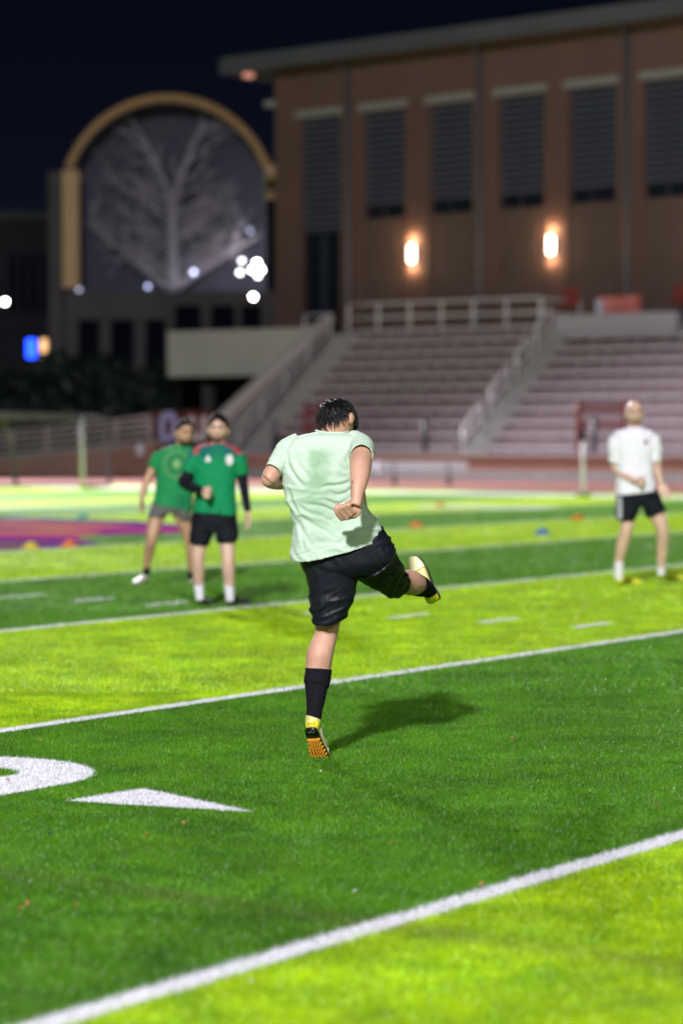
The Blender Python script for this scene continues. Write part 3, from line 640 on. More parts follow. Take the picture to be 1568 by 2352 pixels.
# indoor tree
m_bark = M('pale_bark', (.78, .72, .68), .8, var=.15, vscale=2)
te = empty('bare_tree', A(396, 668, 3), 'pale bare tree standing behind the arched glass', 'tree')
g = G()
def br(pts, r0, r1): 
    n = len(pts); tube(g, [tuple(A(x, y, 2.2 + dz)) + (r0 + (r1 - r0) * i / (n - 1),) for i, (x, y, dz) in enumerate(pts)], seg=7, n=3, ref=(0, 1, 0))
br([(397, 672, 0), (396, 560, 0), (395, 452, 0)], .34, .24); br([(395, 462, 0), (360, 380, .3), (330, 320, .5), (305, 285, .6)], .22, .07); br([(395, 462, 0), (425, 380, -.3), (450, 320, -.4), (470, 278, -.5)], .22, .08)
g.build('trunk', m_bark, te, True); g = G()
br([(390, 664, 0), (335, 622, .2), (265, 566, .4), (196, 506, .5)], .22, .06); br([(402, 664, 0), (470, 616, .2), (545, 570, .4), (604, 536, .5)], .24, .06)
rnd = random.Random(5)
def inside(x, y):
    if y > 664 or x < 188 or x > 606: return False
    if y >= 386: return True
    R = (222 ** 2 + 150 ** 2) / 300; return (x - XC) ** 2 + (y - (386 - 150 + R)) ** 2 < R * R * .985
def twig(x, y, ang, ln, r, dep, z):
    x1 = x + math.cos(ang) * ln; y1 = y - math.sin(ang) * ln; z1 = z + rnd.uniform(-.5, .5)
    if not inside(x1, y1): return
    xm, ym = (x + x1) / 2 + rnd.uniform(-4, 4), (y + y1) / 2 + rnd.uniform(-4, 4)
    br([(x, y, z), (xm, ym, (z + z1) / 2), (x1, y1, z1)], r, r * .55)
    if dep:
        for j in range(rnd.choice((2, 3))):
            f = rnd.uniform(.4, 1); twig(x + (x1 - x) * f, y + (y1 - y) * f, ang + rnd.uniform(-.8, .8), ln * rnd.uniform(.5, .75), r * .6, dep - 1, z1 * f)
for f in [i / 13 for i in range(13)]:
    y = 655 - 200 * f
    for s in (1, -1): twig(396, y, math.pi / 2 - s * rnd.uniform(.75, 1.2), rnd.uniform(60, 110), .085, 3, 0)
for i in range(9):
    f = i / 9; twig(395 - 90 * f, 462 - 178 * f, math.pi / 2 + rnd.uniform(.1, 1.2), rnd.uniform(35, 70), .07, 2, .3); twig(395 + 75 * f, 462 - 184 * f, math.pi / 2 - rnd.uniform(.1, 1.3), rnd.uniform(35, 75), .07, 2, -.3)
    twig(390 - 190 * f, 664 - 155 * f, math.pi / 2 + rnd.uniform(-.3, .9), rnd.uniform(40, 90), .075, 3, .3); twig(402 + 195 * f, 664 - 125 * f, math.pi / 2 - rnd.uniform(-.3, .9), rnd.uniform(40, 90), .08, 3, .3)
g.build('branches', m_bark, te, True)
# far lamps
glow('street_lamp', 12, 693, 134, .13, (1, .93, .82), 26, 'white street lamp at the far left edge')
glow('street_lamp', 582, 682, 133, .13, (1, .95, .86), 26, 'round white lamp below the arched window')
for i, (x, y, r, st, lp, lab) in enumerate(((590, 604, .13, 26, 170, 'brightest white lamp behind the arched glass'), (579, 620, .12, 22, 0, 'bright lamp at the left of the bright cluster behind the arch'), (600, 620, .12, 22, 0, 'bright lamp at the right of the bright cluster behind the arch'), (592, 634, .10, 12, 0, 'lower lamp of the bright cluster behind the arch'), (555, 599, .12, 6, 0, 'upper dim lamp left of the bright cluster'), (551, 626, .13, 8, 0, 'lower dim lamp left of the bright cluster'), (445, 625, .13, 4.5, 14, 'single lavender lamp right of the tree trunk'), (340, 658, .13, 1.2, 8, 'faint bluish lamp at the sill left of the trunk'), (182, 664, .13, 1.8, 1, 'faint bluish lamp at the left foot of the arch'), (574, 530, .12, .8, 2, 'faint lamp high above the bright cluster'))):
    glow('window_lamp', x, y, AY + 1.2, r, (1, .97, 1.0) if i < 6 else (.75, .78, 1.0), st, lab, 'lamps behind the arched glass', lamp=lp)
sgn = empty('lit_sign', at(86, 800, 132), 'small lit sign with blue and orange halves at far left', 'sign')
for x0, x1, c, st in ((62, 82, (.01, .06, 1.0), 5.5), (93, 108, (1.0, .55, .25), 1.6)):
    a, b = at(x0, 822, 132), at(x1, 779, 132); g = G()
    g.hexa([(a.x, 132, a.z), (b.x, 132, a.z), (b.x, 132.12, a.z), (a.x, 132.12, a.z), (a.x, 132, b.z), (b.x, 132, b.z), (b.x, 132.12, b.z), (a.x, 132.12, b.z)]); g.build('light_panel', M('sign_%d' % x0, c, .5, emit=c, estr=st), sgn)
a = at(84, 800, 132); g = G(); tube(g, [(a.x, 132.25, -.03, .08), (a.x, 132.25, a.z, .08)], seg=8, n=1); g.build('post', m_steel, sgn, True)
# dark hedge in front of the far buildings
m_leaf = M('hedge_leaf', (.012, .022, .016), .6, var=.4, vscale=3)
he = empty('hedge', at(220, 1060, 112), 'tall dark hedge in front of the far buildings', 'hedge')
nl = 26000; x = rng.uniform(-26, 2.5, nl); zc = rng.uniform(0, 1, nl) ** .7
top = 4.9 + .35 * np.sin(x * .9) + .25 * np.sin(x * 2.3 + 1) + rng.normal(0, .12, nl); z = zc * top; y = 112 + rng.uniform(-1, 1, nl) * 1.3
c = np.stack([x, y, z], 1); d1 = rng.normal(0, 1, (nl, 3)); d1 /= np.linalg.norm(d1, axis=1)[:, None]; d2 = np.cross(d1, rng.normal(0, 1, (nl, 3))); d2 /= np.linalg.norm(d2, axis=1)[:, None]
tri = np.stack([c - d1 * .22, c + d1 * .22, c + d2 * .34], 1).reshape(-1, 3); me = tri_mesh('foliage', tri); link('foliage', me, m_leaf, he)
g = G(); g.hexa([(-26, 111.6, -.03), (2.5, 111.6, -.03), (2.5, 113, -.03), (-26, 113, -.03), (-26, 111.6, 4.3), (2.5, 111.6, 4.3), (2.5, 113, 4.3), (-26, 113, 4.3)]); g.build('core', M('hedge_core', (.008, .012, .010), .9), he)

# ------------------------------------------------------------------ goal, bench, marker pole, cones, leaves
m_post = M('goal_white', (.42, .40, .46), .6, spec=.1); m_dim = M('goal_grey', (.075, .062, .08), .7, spec=.1)
gy = 72.5; p0 = at(190, 1122, gy); zt = at(190, 956, gy).z
goal = empty('soccer_goal', (p0.x, gy, 0), 'portable soccer goal with white post and grey frame at left', 'goal')
xl = at(-330, 1100, gy).x
g = G(); tube(g, [(p0.x, gy, 0, .065), (p0.x, gy, zt, .065)], seg=12, n=1); g.build('post', m_post, goal, True)
g = G(); tube(g, [(xl, gy, 0, .10), (xl, gy, zt, .10)], seg=12, n=1); g.build('post', m_post, goal, True)
g = G(); tube(g, [(xl, gy, zt, .09), (p0.x, gy, zt, .09)], seg=10, n=1, ref=(0, 0, 1)); g.build('crossbar', m_dim, goal, True)
for xx, sgn_ in ((p0.x, 1), (xl, 1)):
    q1, q2, q3 = at(226, 958, gy + 1.2), at(242, 966, gy + 1.5), at(252, 1116, gy + 2.0); dx = xx - p0.x
    g = G(); tube(g, [(xx, gy, zt - .02, .055), (q1.x + dx, q1.y, q1.z, .055), (q2.x + dx, q2.y, q2.z, .055), (q2.x + dx + .05, q2.y + .1, q2.z - .4, .055), (q3.x + dx, q3.y, .06, .055)], seg=8, n=4, ref=(0, 1, 0)); g.build('net_stay', m_dim, goal, True)
    g = G(); tube(g, [(q3.x + dx, q3.y, .06, .05), (xx, gy, .05, .05)], seg=8, n=1, ref=(0, 0, 1)); g.build('ground_bar', m_dim, goal, True)
q = at(38, 1100, gy + 2); g = G(); tube(g, [(q.x, gy + 2, 0.0, .07), (q.x - .1, gy + 1.6, zt * .55, .07), (q.x - .15, gy + .2, zt - .05, .06)], seg=8, n=3); g.build('rear_stay', m_dim, goal, True)
g = G(); q3 = at(252, 1116, gy + 2); tube(g, [(xl + .5, gy + 2, .06, .05), (q3.x, q3.y, .06, .05)], seg=8, n=1, ref=(0, 0, 1)); g.build('rear_bar', m_dim, goal, True)
g = G()
def netline(a, b): tube(g, [tuple(a) + (.006,), tuple(b) + (.006,)], seg=3, n=1, ref=(0, 0, 1), cap=False)
for i in range(30):
    f = i / 29; xa = xl + (p0.x - xl) * f; netline(Vector((xa, gy, zt)), Vector((xa + .55, gy + 1.5, zt * .96))); netline(Vector((xa + .55, gy + 1.5, zt * .96)), Vector((xa + .7, gy + 2, .06)))
for i in range(10):
    f = i / 9; zz = zt * .96 * (1 - f) + .06 * f; netline(Vector((xl + .55, gy + 1.5 + .5 * f, zz)), Vector((p0.x + .6, gy + 1.5 + .5 * f, zz)))
no = g.build('net', M('net_grey', (.16, .16, .17), .7), goal); no['kind'] = 'stuff'

by = 77.5; bn = empty('bench', at(915, 1113, by), 'long silver aluminium team bench with backrest by the track', 'bench')
xa, xb = at(735, 1080, by).x, at(1074, 1080, by).x; zs = at(900, 1086, by).z; zb2 = at(900, 1060, by).z
def wbox(x0, x1, y0, y1, z0, z1, name, mat, par):
    g = G(); g.hexa([(x0, y0, z0), (x1, y0, z0), (x1, y1, z0), (x0, y1, z0), (x0, y0, z1), (x1, y0, z1), (x1, y1, z1), (x0, y1, z1)]); return g.build(name, mat, par)
m_bn = M('bench_alu', (.58, .57, .64), .35, metal=.2)
wbox(xa, xb, by - .18, by + .1, zs - .05, zs, 'seat', m_bn, bn); wbox(xa, xb, by + .14, by + .18, zs + .10, zb2, 'backrest', m_bn, bn)
for px in (765, 905, 1030):
    x_ = at(px, 1090, by).x; wbox(x_ - .06, x_ + .06, by - .16, by + .06, 0, zs - .052, 'leg', m_steel, bn); wbox(x_ - .03, x_ + .03, by + .102, by + .138, .1, zb2 - .05, 'back_support', m_steel, bn)
q = at(873, 1086, by - .05); bt = empty('cup', (q.x, q.y, zs), 'white cup standing on the aluminium bench', 'cup'); g = G()
tube(g, [(q.x, q.y, zs + .001, .10), (q.x, q.y, zs + .15, .12), (q.x, q.y, zs + .28, .13)], seg=12, n=2); g.build('body', M('cup_white', (.75, .74, .85), .4), bt, True)
g = G(); tube(g, [(q.x, q.y, zs + .28, .14), (q.x, q.y, zs + .31, .14)], seg=12, n=1); g.build('rim', M('cup_white', (.75, .74, .85)), bt, True)

q0 = gnd(1338, 1141); mk = empty('marker_pole', q0, 'thin pole with white lower half, black joint and red top', 'pole')
q1, q2, q3 = at(1338, 1012, q0.y), at(1333, 985, q0.y), at(1326, 925, q0.y)
g = G(); tube(g, [(q0.x, q0.y, 0, .045), (q1.x, q1.y, q1.z, .045)], seg=10, n=1); g.build('lower_shaft', M('pole_white', (.80, .76, .80), .5), mk, True)
g = G(); tube(g, [(q1.x, q1.y, q1.z + .001, .08), (q2.x, q2.y, q2.z, .09)], seg=10, n=1); g.build('joint', m_black, mk, True)
g = G(); tube(g, [(q2.x, q2.y, q2.z + .001, .055), (q3.x, q3.y, q3.z, .05)], seg=10, n=1); g.build('upper_shaft', m_red, mk, True)
g = G(); tube(g, [(q0.x, q0.y, 0.0, .22), (q0.x, q0.y, .05, .20)], seg=14, n=1); g.build('base', m_steel, mk, True)

def cone(px, py, c, label):
    p = gnd(px, py); e = empty('training_cone', p, label, 'cone', 'small training cones on the turf'); mm = M('cone_%d' % px, c, .85, spec=.1); g = G()
    tube(g, [(p.x, p.y, .022, .125), (p.x, p.y, .05, .085), (p.x, p.y, .10, .045)], seg=16, n=1); g.build('dome', mm, e, True)
    g = G(); tube(g, [(p.x, p.y, .006, .145), (p.x, p.y, .022, .14)], seg=16, n=1); g.build('base', mm, e, True)
OR, YE, BL, TE = (.85, .20, .03), (.80, .62, .05), (.03, .12, .55), (.06, .42, .40)
for a in ((955, 1212, OR, 'orange cone in the middle right of the kicker'), (1010, 1164, (.7, .3, .05), 'far faint orange cone beyond the kicker'), (1325, 1195, OR, 'orange cone left of the bald player'), (1245, 1228, BL, 'dark blue cone left of the bald player'), (190, 1190, TE, 'teal cone beyond the painted emblem'), (72, 1262, YE, 'yellow cone on the near edge of the painted emblem'), (160, 1257, OR, 'orange cone on the near edge of the painted emblem'), (478, 1125, OR, 'tiny far orange cone behind the green players')): cone(*a)

m_or, m_pale, m_blue = M('leaf_orange', (.50, .16, .06), .7), M('scrap_pale', (.65, .60, .58), .6), M('scrap_blue', (.02, .03, .16), .6)
def leaf(px, py, mat, r, label, grp):
    p = gnd(px, py, .024); ph = rnd.uniform(0, 6.28); g = G(); pts = []
    for i in range(9):
        th = ph + 2 * math.pi * i / 9; rr = r * (1 if i % 2 else .55) * rnd.uniform(.42, .62); pts.append((p.x + math.cos(th) * rr, p.y + math.sin(th) * rr * 1.3, p.z + rnd.uniform(-.004, .012)))
    pts += [(x, y, z - .002) for x, y, z in pts]; n = 9
    g.add(pts, [tuple(range(n)), tuple(range(2 * n - 1, n - 1, -1))] + [(i, (i + 1) % n, (i + 1) % n + n, i + n) for i in range(n)])
    tag(g.build('fallen_leaf' if mat is m_or else 'paper_scrap', mat), label, 'leaf' if mat is m_or else 'scrap', grp)
for x, y in ((95, 1699), (422, 1891), (337, 1917), (65, 2076), (50, 2089), (176, 2080), (1104, 2030), (1176, 1696), (1554, 1609), (1506, 1851), (901, 1935)): leaf(x, y, m_or, .016, 'small orange dead leaf lying on the turf', 'dead leaves on the turf')
leaf(20, 1793, m_or, .018, 'orange dead leaf lying on the white digit', None); leaf(115, 1915, m_blue, .018, 'dark blue scrap lying on the dark turf', None)
for x, y in ((70, 2026), (577, 2254), (814, 2046), (737, 1772)): leaf(x, y, m_pale, .012, 'tiny pale scrap lying on the turf', 'pale scraps on the turf')

# wet glints: tiny drops caught in the blades
nd = 5200; A_ = lambda d: (.1412 + .05) * d + .35
dd = 6.5 + 14 * rng.uniform(0, 1, nd) ** .8; xx_ = rng.uniform(-1, 1, nd) * A_(dd); rr_ = rng.uniform(.0007, .0024, nd)
ico = bmesh.new(); bmesh.ops.create_icosphere(ico, subdivisions=1, radius=1); ico.verts.ensure_lookup_table()
iv = np.array([v.co[:] for v in ico.verts]); it = np.array([[v.index for v in f.verts] for f in ico.faces])
vv_ = (iv[None] * rr_[:, None, None] + np.stack([xx_, dd, rng.uniform(.010, .018, nd)], 1)[:, None])[:, it].reshape(-1, 3)
tag(link('water_drops', tri_mesh('water_drops', vv_), M('water_drop', (.9, .9, .95), .08, metal=1.0)), 'tiny wet glints scattered over the turf', 'water drops', None, 'stuff')

# ------------------------------------------------------------------ people
def dye_mat(name, rough=.75, spec=.25, bump=.25, bscale=300, sheen=0.0):
    m = bpy.data.materials.new(name); m.use_nodes = True; n = m.node_tree.nodes; l = m.node_tree.links; b = n['Principled BSDF']
    a = n.new('ShaderNodeAttribute'); a.attribute_name = 'dye'; l.new(a.outputs['Color'], b.inputs['Base Color'])
    b.inputs['Roughness'].default_value = rough; b.inputs['Specular IOR Level'].default_value = spec
    t = n.new('ShaderNodeTexCoord'); nz = n.new('ShaderNodeTexNoise'); nz.inputs['Scale'].default_value = bscale; bp = n.new('ShaderNodeBump'); bp.inputs['Strength'].default_value = bump; bp.inputs['Distance'].default_value = .002
    l.new(t.outputs['Object'], nz.inputs['Vector']); l.new(nz.outputs['Fac'], bp.inputs['Height']); l.new(bp.outputs[0], b.inputs['Normal'])
    return m
m_dye = dye_mat('dyed_cotton'); m_satin = dye_mat('satin_cloth', .48, .22, .15)
def add_dye(o, fn):
    me = o.data; n = len(me.vertices); co = np.empty(n * 3, 'f'); me.vertices.foreach_get('co', co); co = co.reshape(-1, 3)
    c = np.array([(*fn(p), 1.0) for p in co], 'f'); me.attributes.new('dye', 'FLOAT_COLOR', 'POINT').data.foreach_set('color', c.ravel())
def fold(x, y, ang, wl, st, seed):
    c, s = math.cos(ang), math.sin(ang); u = (-x * s + y * c) / wl; v = (x * c + y * s) / (wl * st)
    n = mnoise.noise((u + .35 * mnoise.noise((v * 1.7, u * .3, seed + 9)), v, seed)); return 1 - min(1.0, abs(n) * 2.6)
def sst(a, b, x):
    t = min(1, max(0, (x - a) / (b - a))); return t * t * (3 - 2 * t)
def lerp3(a, b, t): return tuple(p + (q - p) * t for p, q in zip(a, b))
class Head:
    def __init__(s, c, f, u, k=1.0):
        s.c = Vector(c); s.f = Vector(f).normalized(); s.u = (Vector(u) - s.f * Vector(u).dot(s.f)).normalized(); s.s = s.f.cross(s.u).normalized(); s.k = k
    def w(s, x, y, z): return s.c + (s.s * x + s.f * y + s.u * z) * s.k
    def pt(s, sx, sy, sz, off=0.0):
        lo = max(0, -sz)
        x = .076 * sx * (1 - .30 * lo ** 1.5); y = .097 * sy * (1 - .08 * lo); z = .118 * sz
        if sy < 0: y *= (1 - .42 * lo)
        if sy > 0:
            e = math.exp
            y += .026 * e(-(sx / .15) ** 2 - ((sz + .22) / .17) ** 2) + .009 * e(-((sz - .2) / .1) ** 2) * e(-(sx / .6) ** 4) - .018 * e(-((abs(sx) - .38) / .17) ** 2 - ((sz - .07) / .11) ** 2)
            y += .006 * e(-(sx / .33) ** 2 - ((sz + .52) / .1) ** 2) + .010 * e(-(sx / .3) ** 2 - ((sz + .85) / .14) ** 2)
        return s.w(x + sx * off, y + sy * off, z + sz * off)
    def shell(s, g, offfn, seg=36, rg=28):
        rings = []
        for i in range(1, rg):
            ph = math.pi * i / rg; r = []
            for j in range(seg):
                th = 2 * math.pi * j / seg; a = (math.sin(ph) * math.cos(th), math.sin(ph) * math.sin(th), math.cos(ph)); r.append(s.pt(*a, offfn(*a)))
            rings.append(r)
        rings_to(g, rings)
    def build(s, g):
        s.shell(g, lambda *a: 0.0)
        for q in (-1, 1):
            ellip(g, s.w(q * .078, -.008, -.012), (s.s * .011 * s.k + s.f * -.004, s.f * .019 * s.k, s.u * .031 * s.k), 10, 8)
def hair_off(front, side, back, th, seed=0):
    def fn(sx, sy, sz):
        h = front if sy > 0 else back; lim = side + (h - side) * abs(sy) ** 1.3
        lim += .16 * mnoise.noise((sx * 5, sy * 5, seed)) - (.14 * max(0, sy) * abs(sx)); k = sst(lim - .05, lim + .10, sz)
        return -.012 + k * (th + .012 + .006 * mnoise.noise((sx * 7, sy * 7, sz * 7 + seed)))
    return fn
def beard_off(th, seed=3):
    def fn(sx, sy, sz):
        k = sst(-.40, -.52, sz) * sst(-.15, .1, sy) * (1 - math.exp(-(sx / .2) ** 2 - ((sz + .5) / .05) ** 2))
        return -.012 + k * (th + .012)
    return fn
def face_parts(H, par, browmat, eyes=True):
    for q in (-1, 1):
        g = G(); ellip(g, H.pt(q * .36, math.sqrt(1 - .36 ** 2 - .07 ** 2), .07, -.004), (H.s * .013 * H.k, H.f * .010 * H.k, H.u * .007 * H.k), 10, 8); o = g.build('eye', M('eye_shaded', (.22, .19, .18), .4), par, True)  # eye whites coloured dark to carry the shade of the sockets
        g = G(); ellip(g, H.pt(q * .36, math.sqrt(1 - .36 ** 2 - .07 ** 2), .07, .004), (H.s * .010, H.f * .004, H.u * .009), 8, 6); g.build('iris', M('iris', (.02, .012, .008), .2), o, True)
        g = G(); tube(g, [tuple(H.pt(q * a, math.sqrt(max(0, 1 - a * a - .06)), .22 + dz, .002)) + (.0065,) for a, dz in ((.15, 0), (.38, .05), (.58, 0))], seg=6, n=3, ref=tuple(H.u)); g.build('eyebrow', browmat, par, True)
    g = G(); tube(g, [tuple(H.pt(a, math.sqrt(1 - a * a - .27), -.52, .002)) + (.006,) for a in (-.24, 0, .24)], seg=6, n=3, ref=tuple(H.u)); g.build('lips', M('lips', (.36, .13, .11), .5), par, True)
def hand_open(g, wrist, direc, palm_n, k=1.0, curl=.5, thumb=1):
    """relaxed hand: wrist point, direction of the fingers, palm normal"""
    d = Vector(direc).normalized(); n = Vector(palm_n); n = (n - d * n.dot(d)).normalized(); s = d.cross(n); w0 = Vector(wrist)
    ellip(g, w0 + d * .050 * k, (s * .041 * k, n * .017 * k, d * .056 * k), 14, 10)
    for i, (o, ln) in enumerate(((-.030, .068), (-.010, .078), (.011, .073), (.030, .058))):
        b = w0 + d * (.088 - abs(o) * .25) * k + s * o * k; p = [b]; a = 0
        for j in range(3):
            a += curl * (.7 + .1 * i); p.append(p[-1] + (d * math.cos(a) + n * math.sin(a)) * ln * k * (.42, .32, .26)[j])
        tube(g, [tuple(q) + (r * k,) for q, r in zip(p, (.0098, .0092, .0085, .0072))], seg=8, n=2, ref=tuple(s))
    b = w0 + d * .025 * k - s * .03 * k * thumb; e = b + d * .035 * k - s * .022 * k * thumb + n * .012; f = e + d * .030 * k - s * .004 * k * thumb + n * .014
    tube(g, [tuple(b) + (.014 * k,), tuple(e) + (.0115 * k,), tuple(f) + (.009 * k,)], seg=8, n=3, ref=tuple(n))
def shoe(par, heel, toe, up, upper, sole, toecap=None, counter=None, L=None, studs=None, mark=None, W=1.0, side=1):
    heel, toe = Vector(heel), Vector(toe); f = toe - heel; L = L or f.length; f.normalize(); u = Vector(up); u = (u - f * u.dot(f)).normalized(); s = f.cross(u)
    q = L / .28; tab = [(0, .022, .060), (.012, .030, .080), (.04, .034, .092), (.08, .034, .090), (.12, .038, .074), (.17, .045, .058), (.215, .045, .048), (.255, .034, .040), (.272, .022, .033), (.28, .008, .024)]
    pt = lambda x, y, z: heel + f * x + s * y + u * z
    e = bpy.data.objects.new('shoe', None); col.objects.link(e); e.parent = par; e.location = heel - par.location; bpy.context.view_layer.update()
    def loft(x0, x1, grow, z0, ztop, name, mat):
        R = [r for r in catmull(tab, 4) if x0 <= r[0] <= x1]; g = G(); rings = []
        for x, w_, h in R:
            w_ = w_ * W + grow; h = h + grow if ztop is None else ztop; rr = []
            for j in range(18):
                th = 2 * math.pi * j / 18; c_, s_ = math.cos(th), math.sin(th); ee = .75; yy = math.copysign(abs(c_) ** ee, c_) * w_; zz = z0 + (h - z0) * (.5 + .5 * math.copysign(abs(s_) ** ee, s_))
                if ztop is None and s_ > 0: yy *= 1 - .30 * s_ ** 2
                rr.append(pt(x * q, yy * q, zz * q))
            rings.append(rr)
        rings_to(g, rings); return g.build(name, mat, e, True)
    loft(0, .28, 0, .012, None, 'upper', upper)
    so = loft(0, .28, .003, 0, .016, 'sole', sole)
    if toecap: loft(.185, .27, .0025, .016, None, 'toe_cap', toecap)
    if counter: loft(0, .035, .003, .016, None, 'heel_counter', counter)
    if studs:
        g = G()
        for i in range(13):
            for j in range(6):
                x = .075 + i * .0142; w_ = np.interp(x, [t[0] for t in tab], [t[1] for t in tab]) - .006; y = (j - 2.5) / 2.5 * w_ + (.004 if i % 2 else 0)
                if abs(y) > w_: continue
                c0 = pt(x * q, y * q, -.001); tube(g, [tuple(c0 + u * .003) + (.0062,), tuple(c0 - u * .008) + (.0042,)], seg=6, n=1, ref=tuple(f))
        st = g.build('studs', studs, so, True); st['kind'] = 'stuff'
        g = G()
        for j in range(5): c0 = pt((.012 + .008 * (j % 2)) * q, (j - 2) * .010 * q, 0); tube(g, [tuple(c0 + u * .003) + (.007,), tuple(c0 - u * .009) + (.005,)], seg=6, n=1, ref=tuple(f))
        g.build('heel_studs', sole, so, True)['kind'] = 'stuff'
    if mark:
        g = G(); P = []
        for i in range(12):
            t = i / 11; x = .06 + .13 * t; z = .030 + .030 * (1 - math.sin(t * 2.2)) ** 2 + .026 * t; w_ = (np.interp(x, [k[0] for k in tab], [k[1] for k in tab]) * W + .0022); P.append((x, z, w_, .002 + .009 * math.sin(math.pi * min(1, t * 1.1)) * (1 - t * .6)))
        v, fc = [], []
        for x, z, w_, hh in P: v += [pt(x * q, side * w_ * q * .97, (z - hh) * q), pt(x * q, side * w_ * q * .93, (z + hh) * q), pt(x * q, side * (w_ * .97 + .002) * q, (z - hh) * q), pt(x * q, side * (w_ * .93 + .002) * q, (z + hh) * q)]
        for i in range(11): a = 4 * i; fc += [(a + 2, a + 6, a + 7, a + 3), (a, a + 1, a + 5, a + 4), (a + 1, a + 3, a + 7, a + 5), (a, a + 4, a + 6, a + 2)]
        g.add(v, fc); g.build('side_mark', mark, e)
    return e
def T(g, pts, Y0, seg=14, n=4, ref=(1, 0, 0), cuff=0.0):
    tube(g, [tuple(at(p[0], p[1], Y0 + p[2])) + tuple(p[3:]) for p in pts], seg, n, ref, True, cuff)

# ---- the kicking player, seen from behind, in focus
Y0 = gnd(735, 1744).y
pl = empty('person', gnd(735, 1744), 'person in mint green t-shirt and black shorts, seen from behind, swinging one leg', 'person')
g = G()
T(g, [(757, 1285, .06, .09), (753, 1370, .07, .082), (751, 1439, .08, .061), (747, 1464, .08, .0575), (735, 1500, .05, .0665), (731, 1530, .04, .064), (727, 1570, .02, .051), (724, 1605, 0, .042), (721, 1640, -.01, .035), (720, 1662, -.02, .033)], Y0, 18)
T(g, [(850, 1272, .06, .10), (880, 1310, .22, .088), (900, 1335, .36, .066), (922, 1337, .46, .060), (940, 1338, .54, .066), (958, 1343, .62, .056), (975, 1350, .72, .040), (984, 1356, .80, .034)], Y0, 18, ref=(0, 0, 1))
T(g, [(797, 1285, .06, .15, .10), (782, 1190, .06, .14, .10), (757, 1085, .05, .165, .10), (752, 1040, .06, .16, .075), (758, 1014, .075, .07, .05)], Y0, 20)
T(g, [(760, 1014, .075, .058), (765, 988, .09, .056), (772, 962, .12, .056)], Y0, 14)
T(g, [(800, 1022, .06, .06), (826, 1034, -.02, .060), (828, 1062, -.14, .055), (827, 1084, -.21, .050), (824, 1108, -.255, .0425), (820, 1132, -.285, .0335), (818, 1150, -.305, .0265, .022), (815, 1160, -.31, .0275, .02)], Y0, 18)
T(g, [(700, 1026, .06, .055), (657, 1044, .05, .046), (634, 1074, .02, .045), (618, 1098, -.01, .040), (614, 1103, -.015, .034)], Y0, 16, ref=(0, 0, 1))
T(g, [(614, 1102, -.005, .035), (630, 1106, .05, .040), (655, 1106, .12, .038), (690, 1100, .20, .032), (720, 1094, .26, .027)], Y0, 16, ref=(0, 0, 1)); ellip(g, at(618, 1100, Y0 + .005), ((.041, 0, -.004), (0, .042, 0), (.004, 0, .042))); ellip(g, at(731, 1092, Y0 + .285), ((.03, .02, 0), (-.01, .03, 0), (0, 0, .035)))
# right fist
ellip(g, at(808, 1170, Y0 - .285), (at(826, 1158, Y0 - .285) - at(808, 1172, Y0 - .285), Vector((0, .019, 0)), (at(796, 1158, Y0 - .285) - at(810, 1176, Y0 - .285))), 16, 12)
for pts in (((786.5, 1194, -.2950), (773, 1179, -.3220), (772.5, 1166, -.3300), (774.5, 1154, -.3250)), ((797.5, 1192.5, -.3000), (781, 1173, -.3300), (782, 1165, -.3380), (786, 1160, -.3250)), ((806, 1185.5, -.3020), (791, 1168, -.3320), (791.5, 1162, -.3380), (796, 1158, -.3220)), ((814.5, 1178, -.3020), (801, 1164, -.3280), (801.5, 1159, -.3340), (806, 1157, -.3200))):
    T(g, [p + (r,) for p, r in zip(pts, (.0112, .0108, .0098, .0085))], Y0, 8, 3)
    q = pts[0]; T(g, [(q[0] + 8, q[1] - 11, -.2850, .012), (q[0], q[1] - .5, -.2930, .0118)], Y0, 8, 2)
T(g, [(805, 1168, -.2750, .016), (784, 1172, -.2720, .013), (772, 1170, -.2800, .0115), (765, 1168, -.2850, .0095)], Y0, 8, 3, ref=(0, 0, 1))
hf = Vector((.46, .62, -.62)); HM = Head(at(774, 970, Y0 + .115), hf, (.05, .6, .8), 1.0); HM.build(g)
ellip(g, HM.w(.086, -.012, -.010), (HM.s * .014 + HM.f * -.012, HM.f * .022 + HM.s * .006, HM.u * .036), 14, 10)
body_o = remesh('body', g, .0045, m_skin, pl, 3)
g = G(); T(g, [(774, 1153.5, -.3315, .0035, .002), (774.6, 1157.5, -.3365, .0042, .002)], Y0, 8, 1); g.build('fingernail', M('nail', (.62, .30, .36), .3), pl, True)
# ink on the forearm
m_ink = M('ink', (.02, .022, .03), .6)
def ink(p):
    g = G(); tube(g, [tuple(q) + (.0011,) for q in p], seg=5, n=3, ref=(0, 1, 0)); g.build('tattoo', m_ink, pl)
bpy.context.view_layer.update()
for path in ([(812, 1106), (808.5, 1103.5), (806.5, 1106.5), (808.5, 1110), (811.5, 1108), (809, 1113)], [(806, 1117), (808.5, 1118.5), (807, 1120)], [(806.5, 1123), (809.5, 1124), (807.5, 1127)]):
    pp = []
    for x, y in path:
        hit, loc, nr, ix = body_o.ray_cast(Vector((0, 0, CAMH)), ray(x, y).normalized())
        if hit: pp.append(loc + nr * .0006)
    if len(pp) > 2: ink(pp)
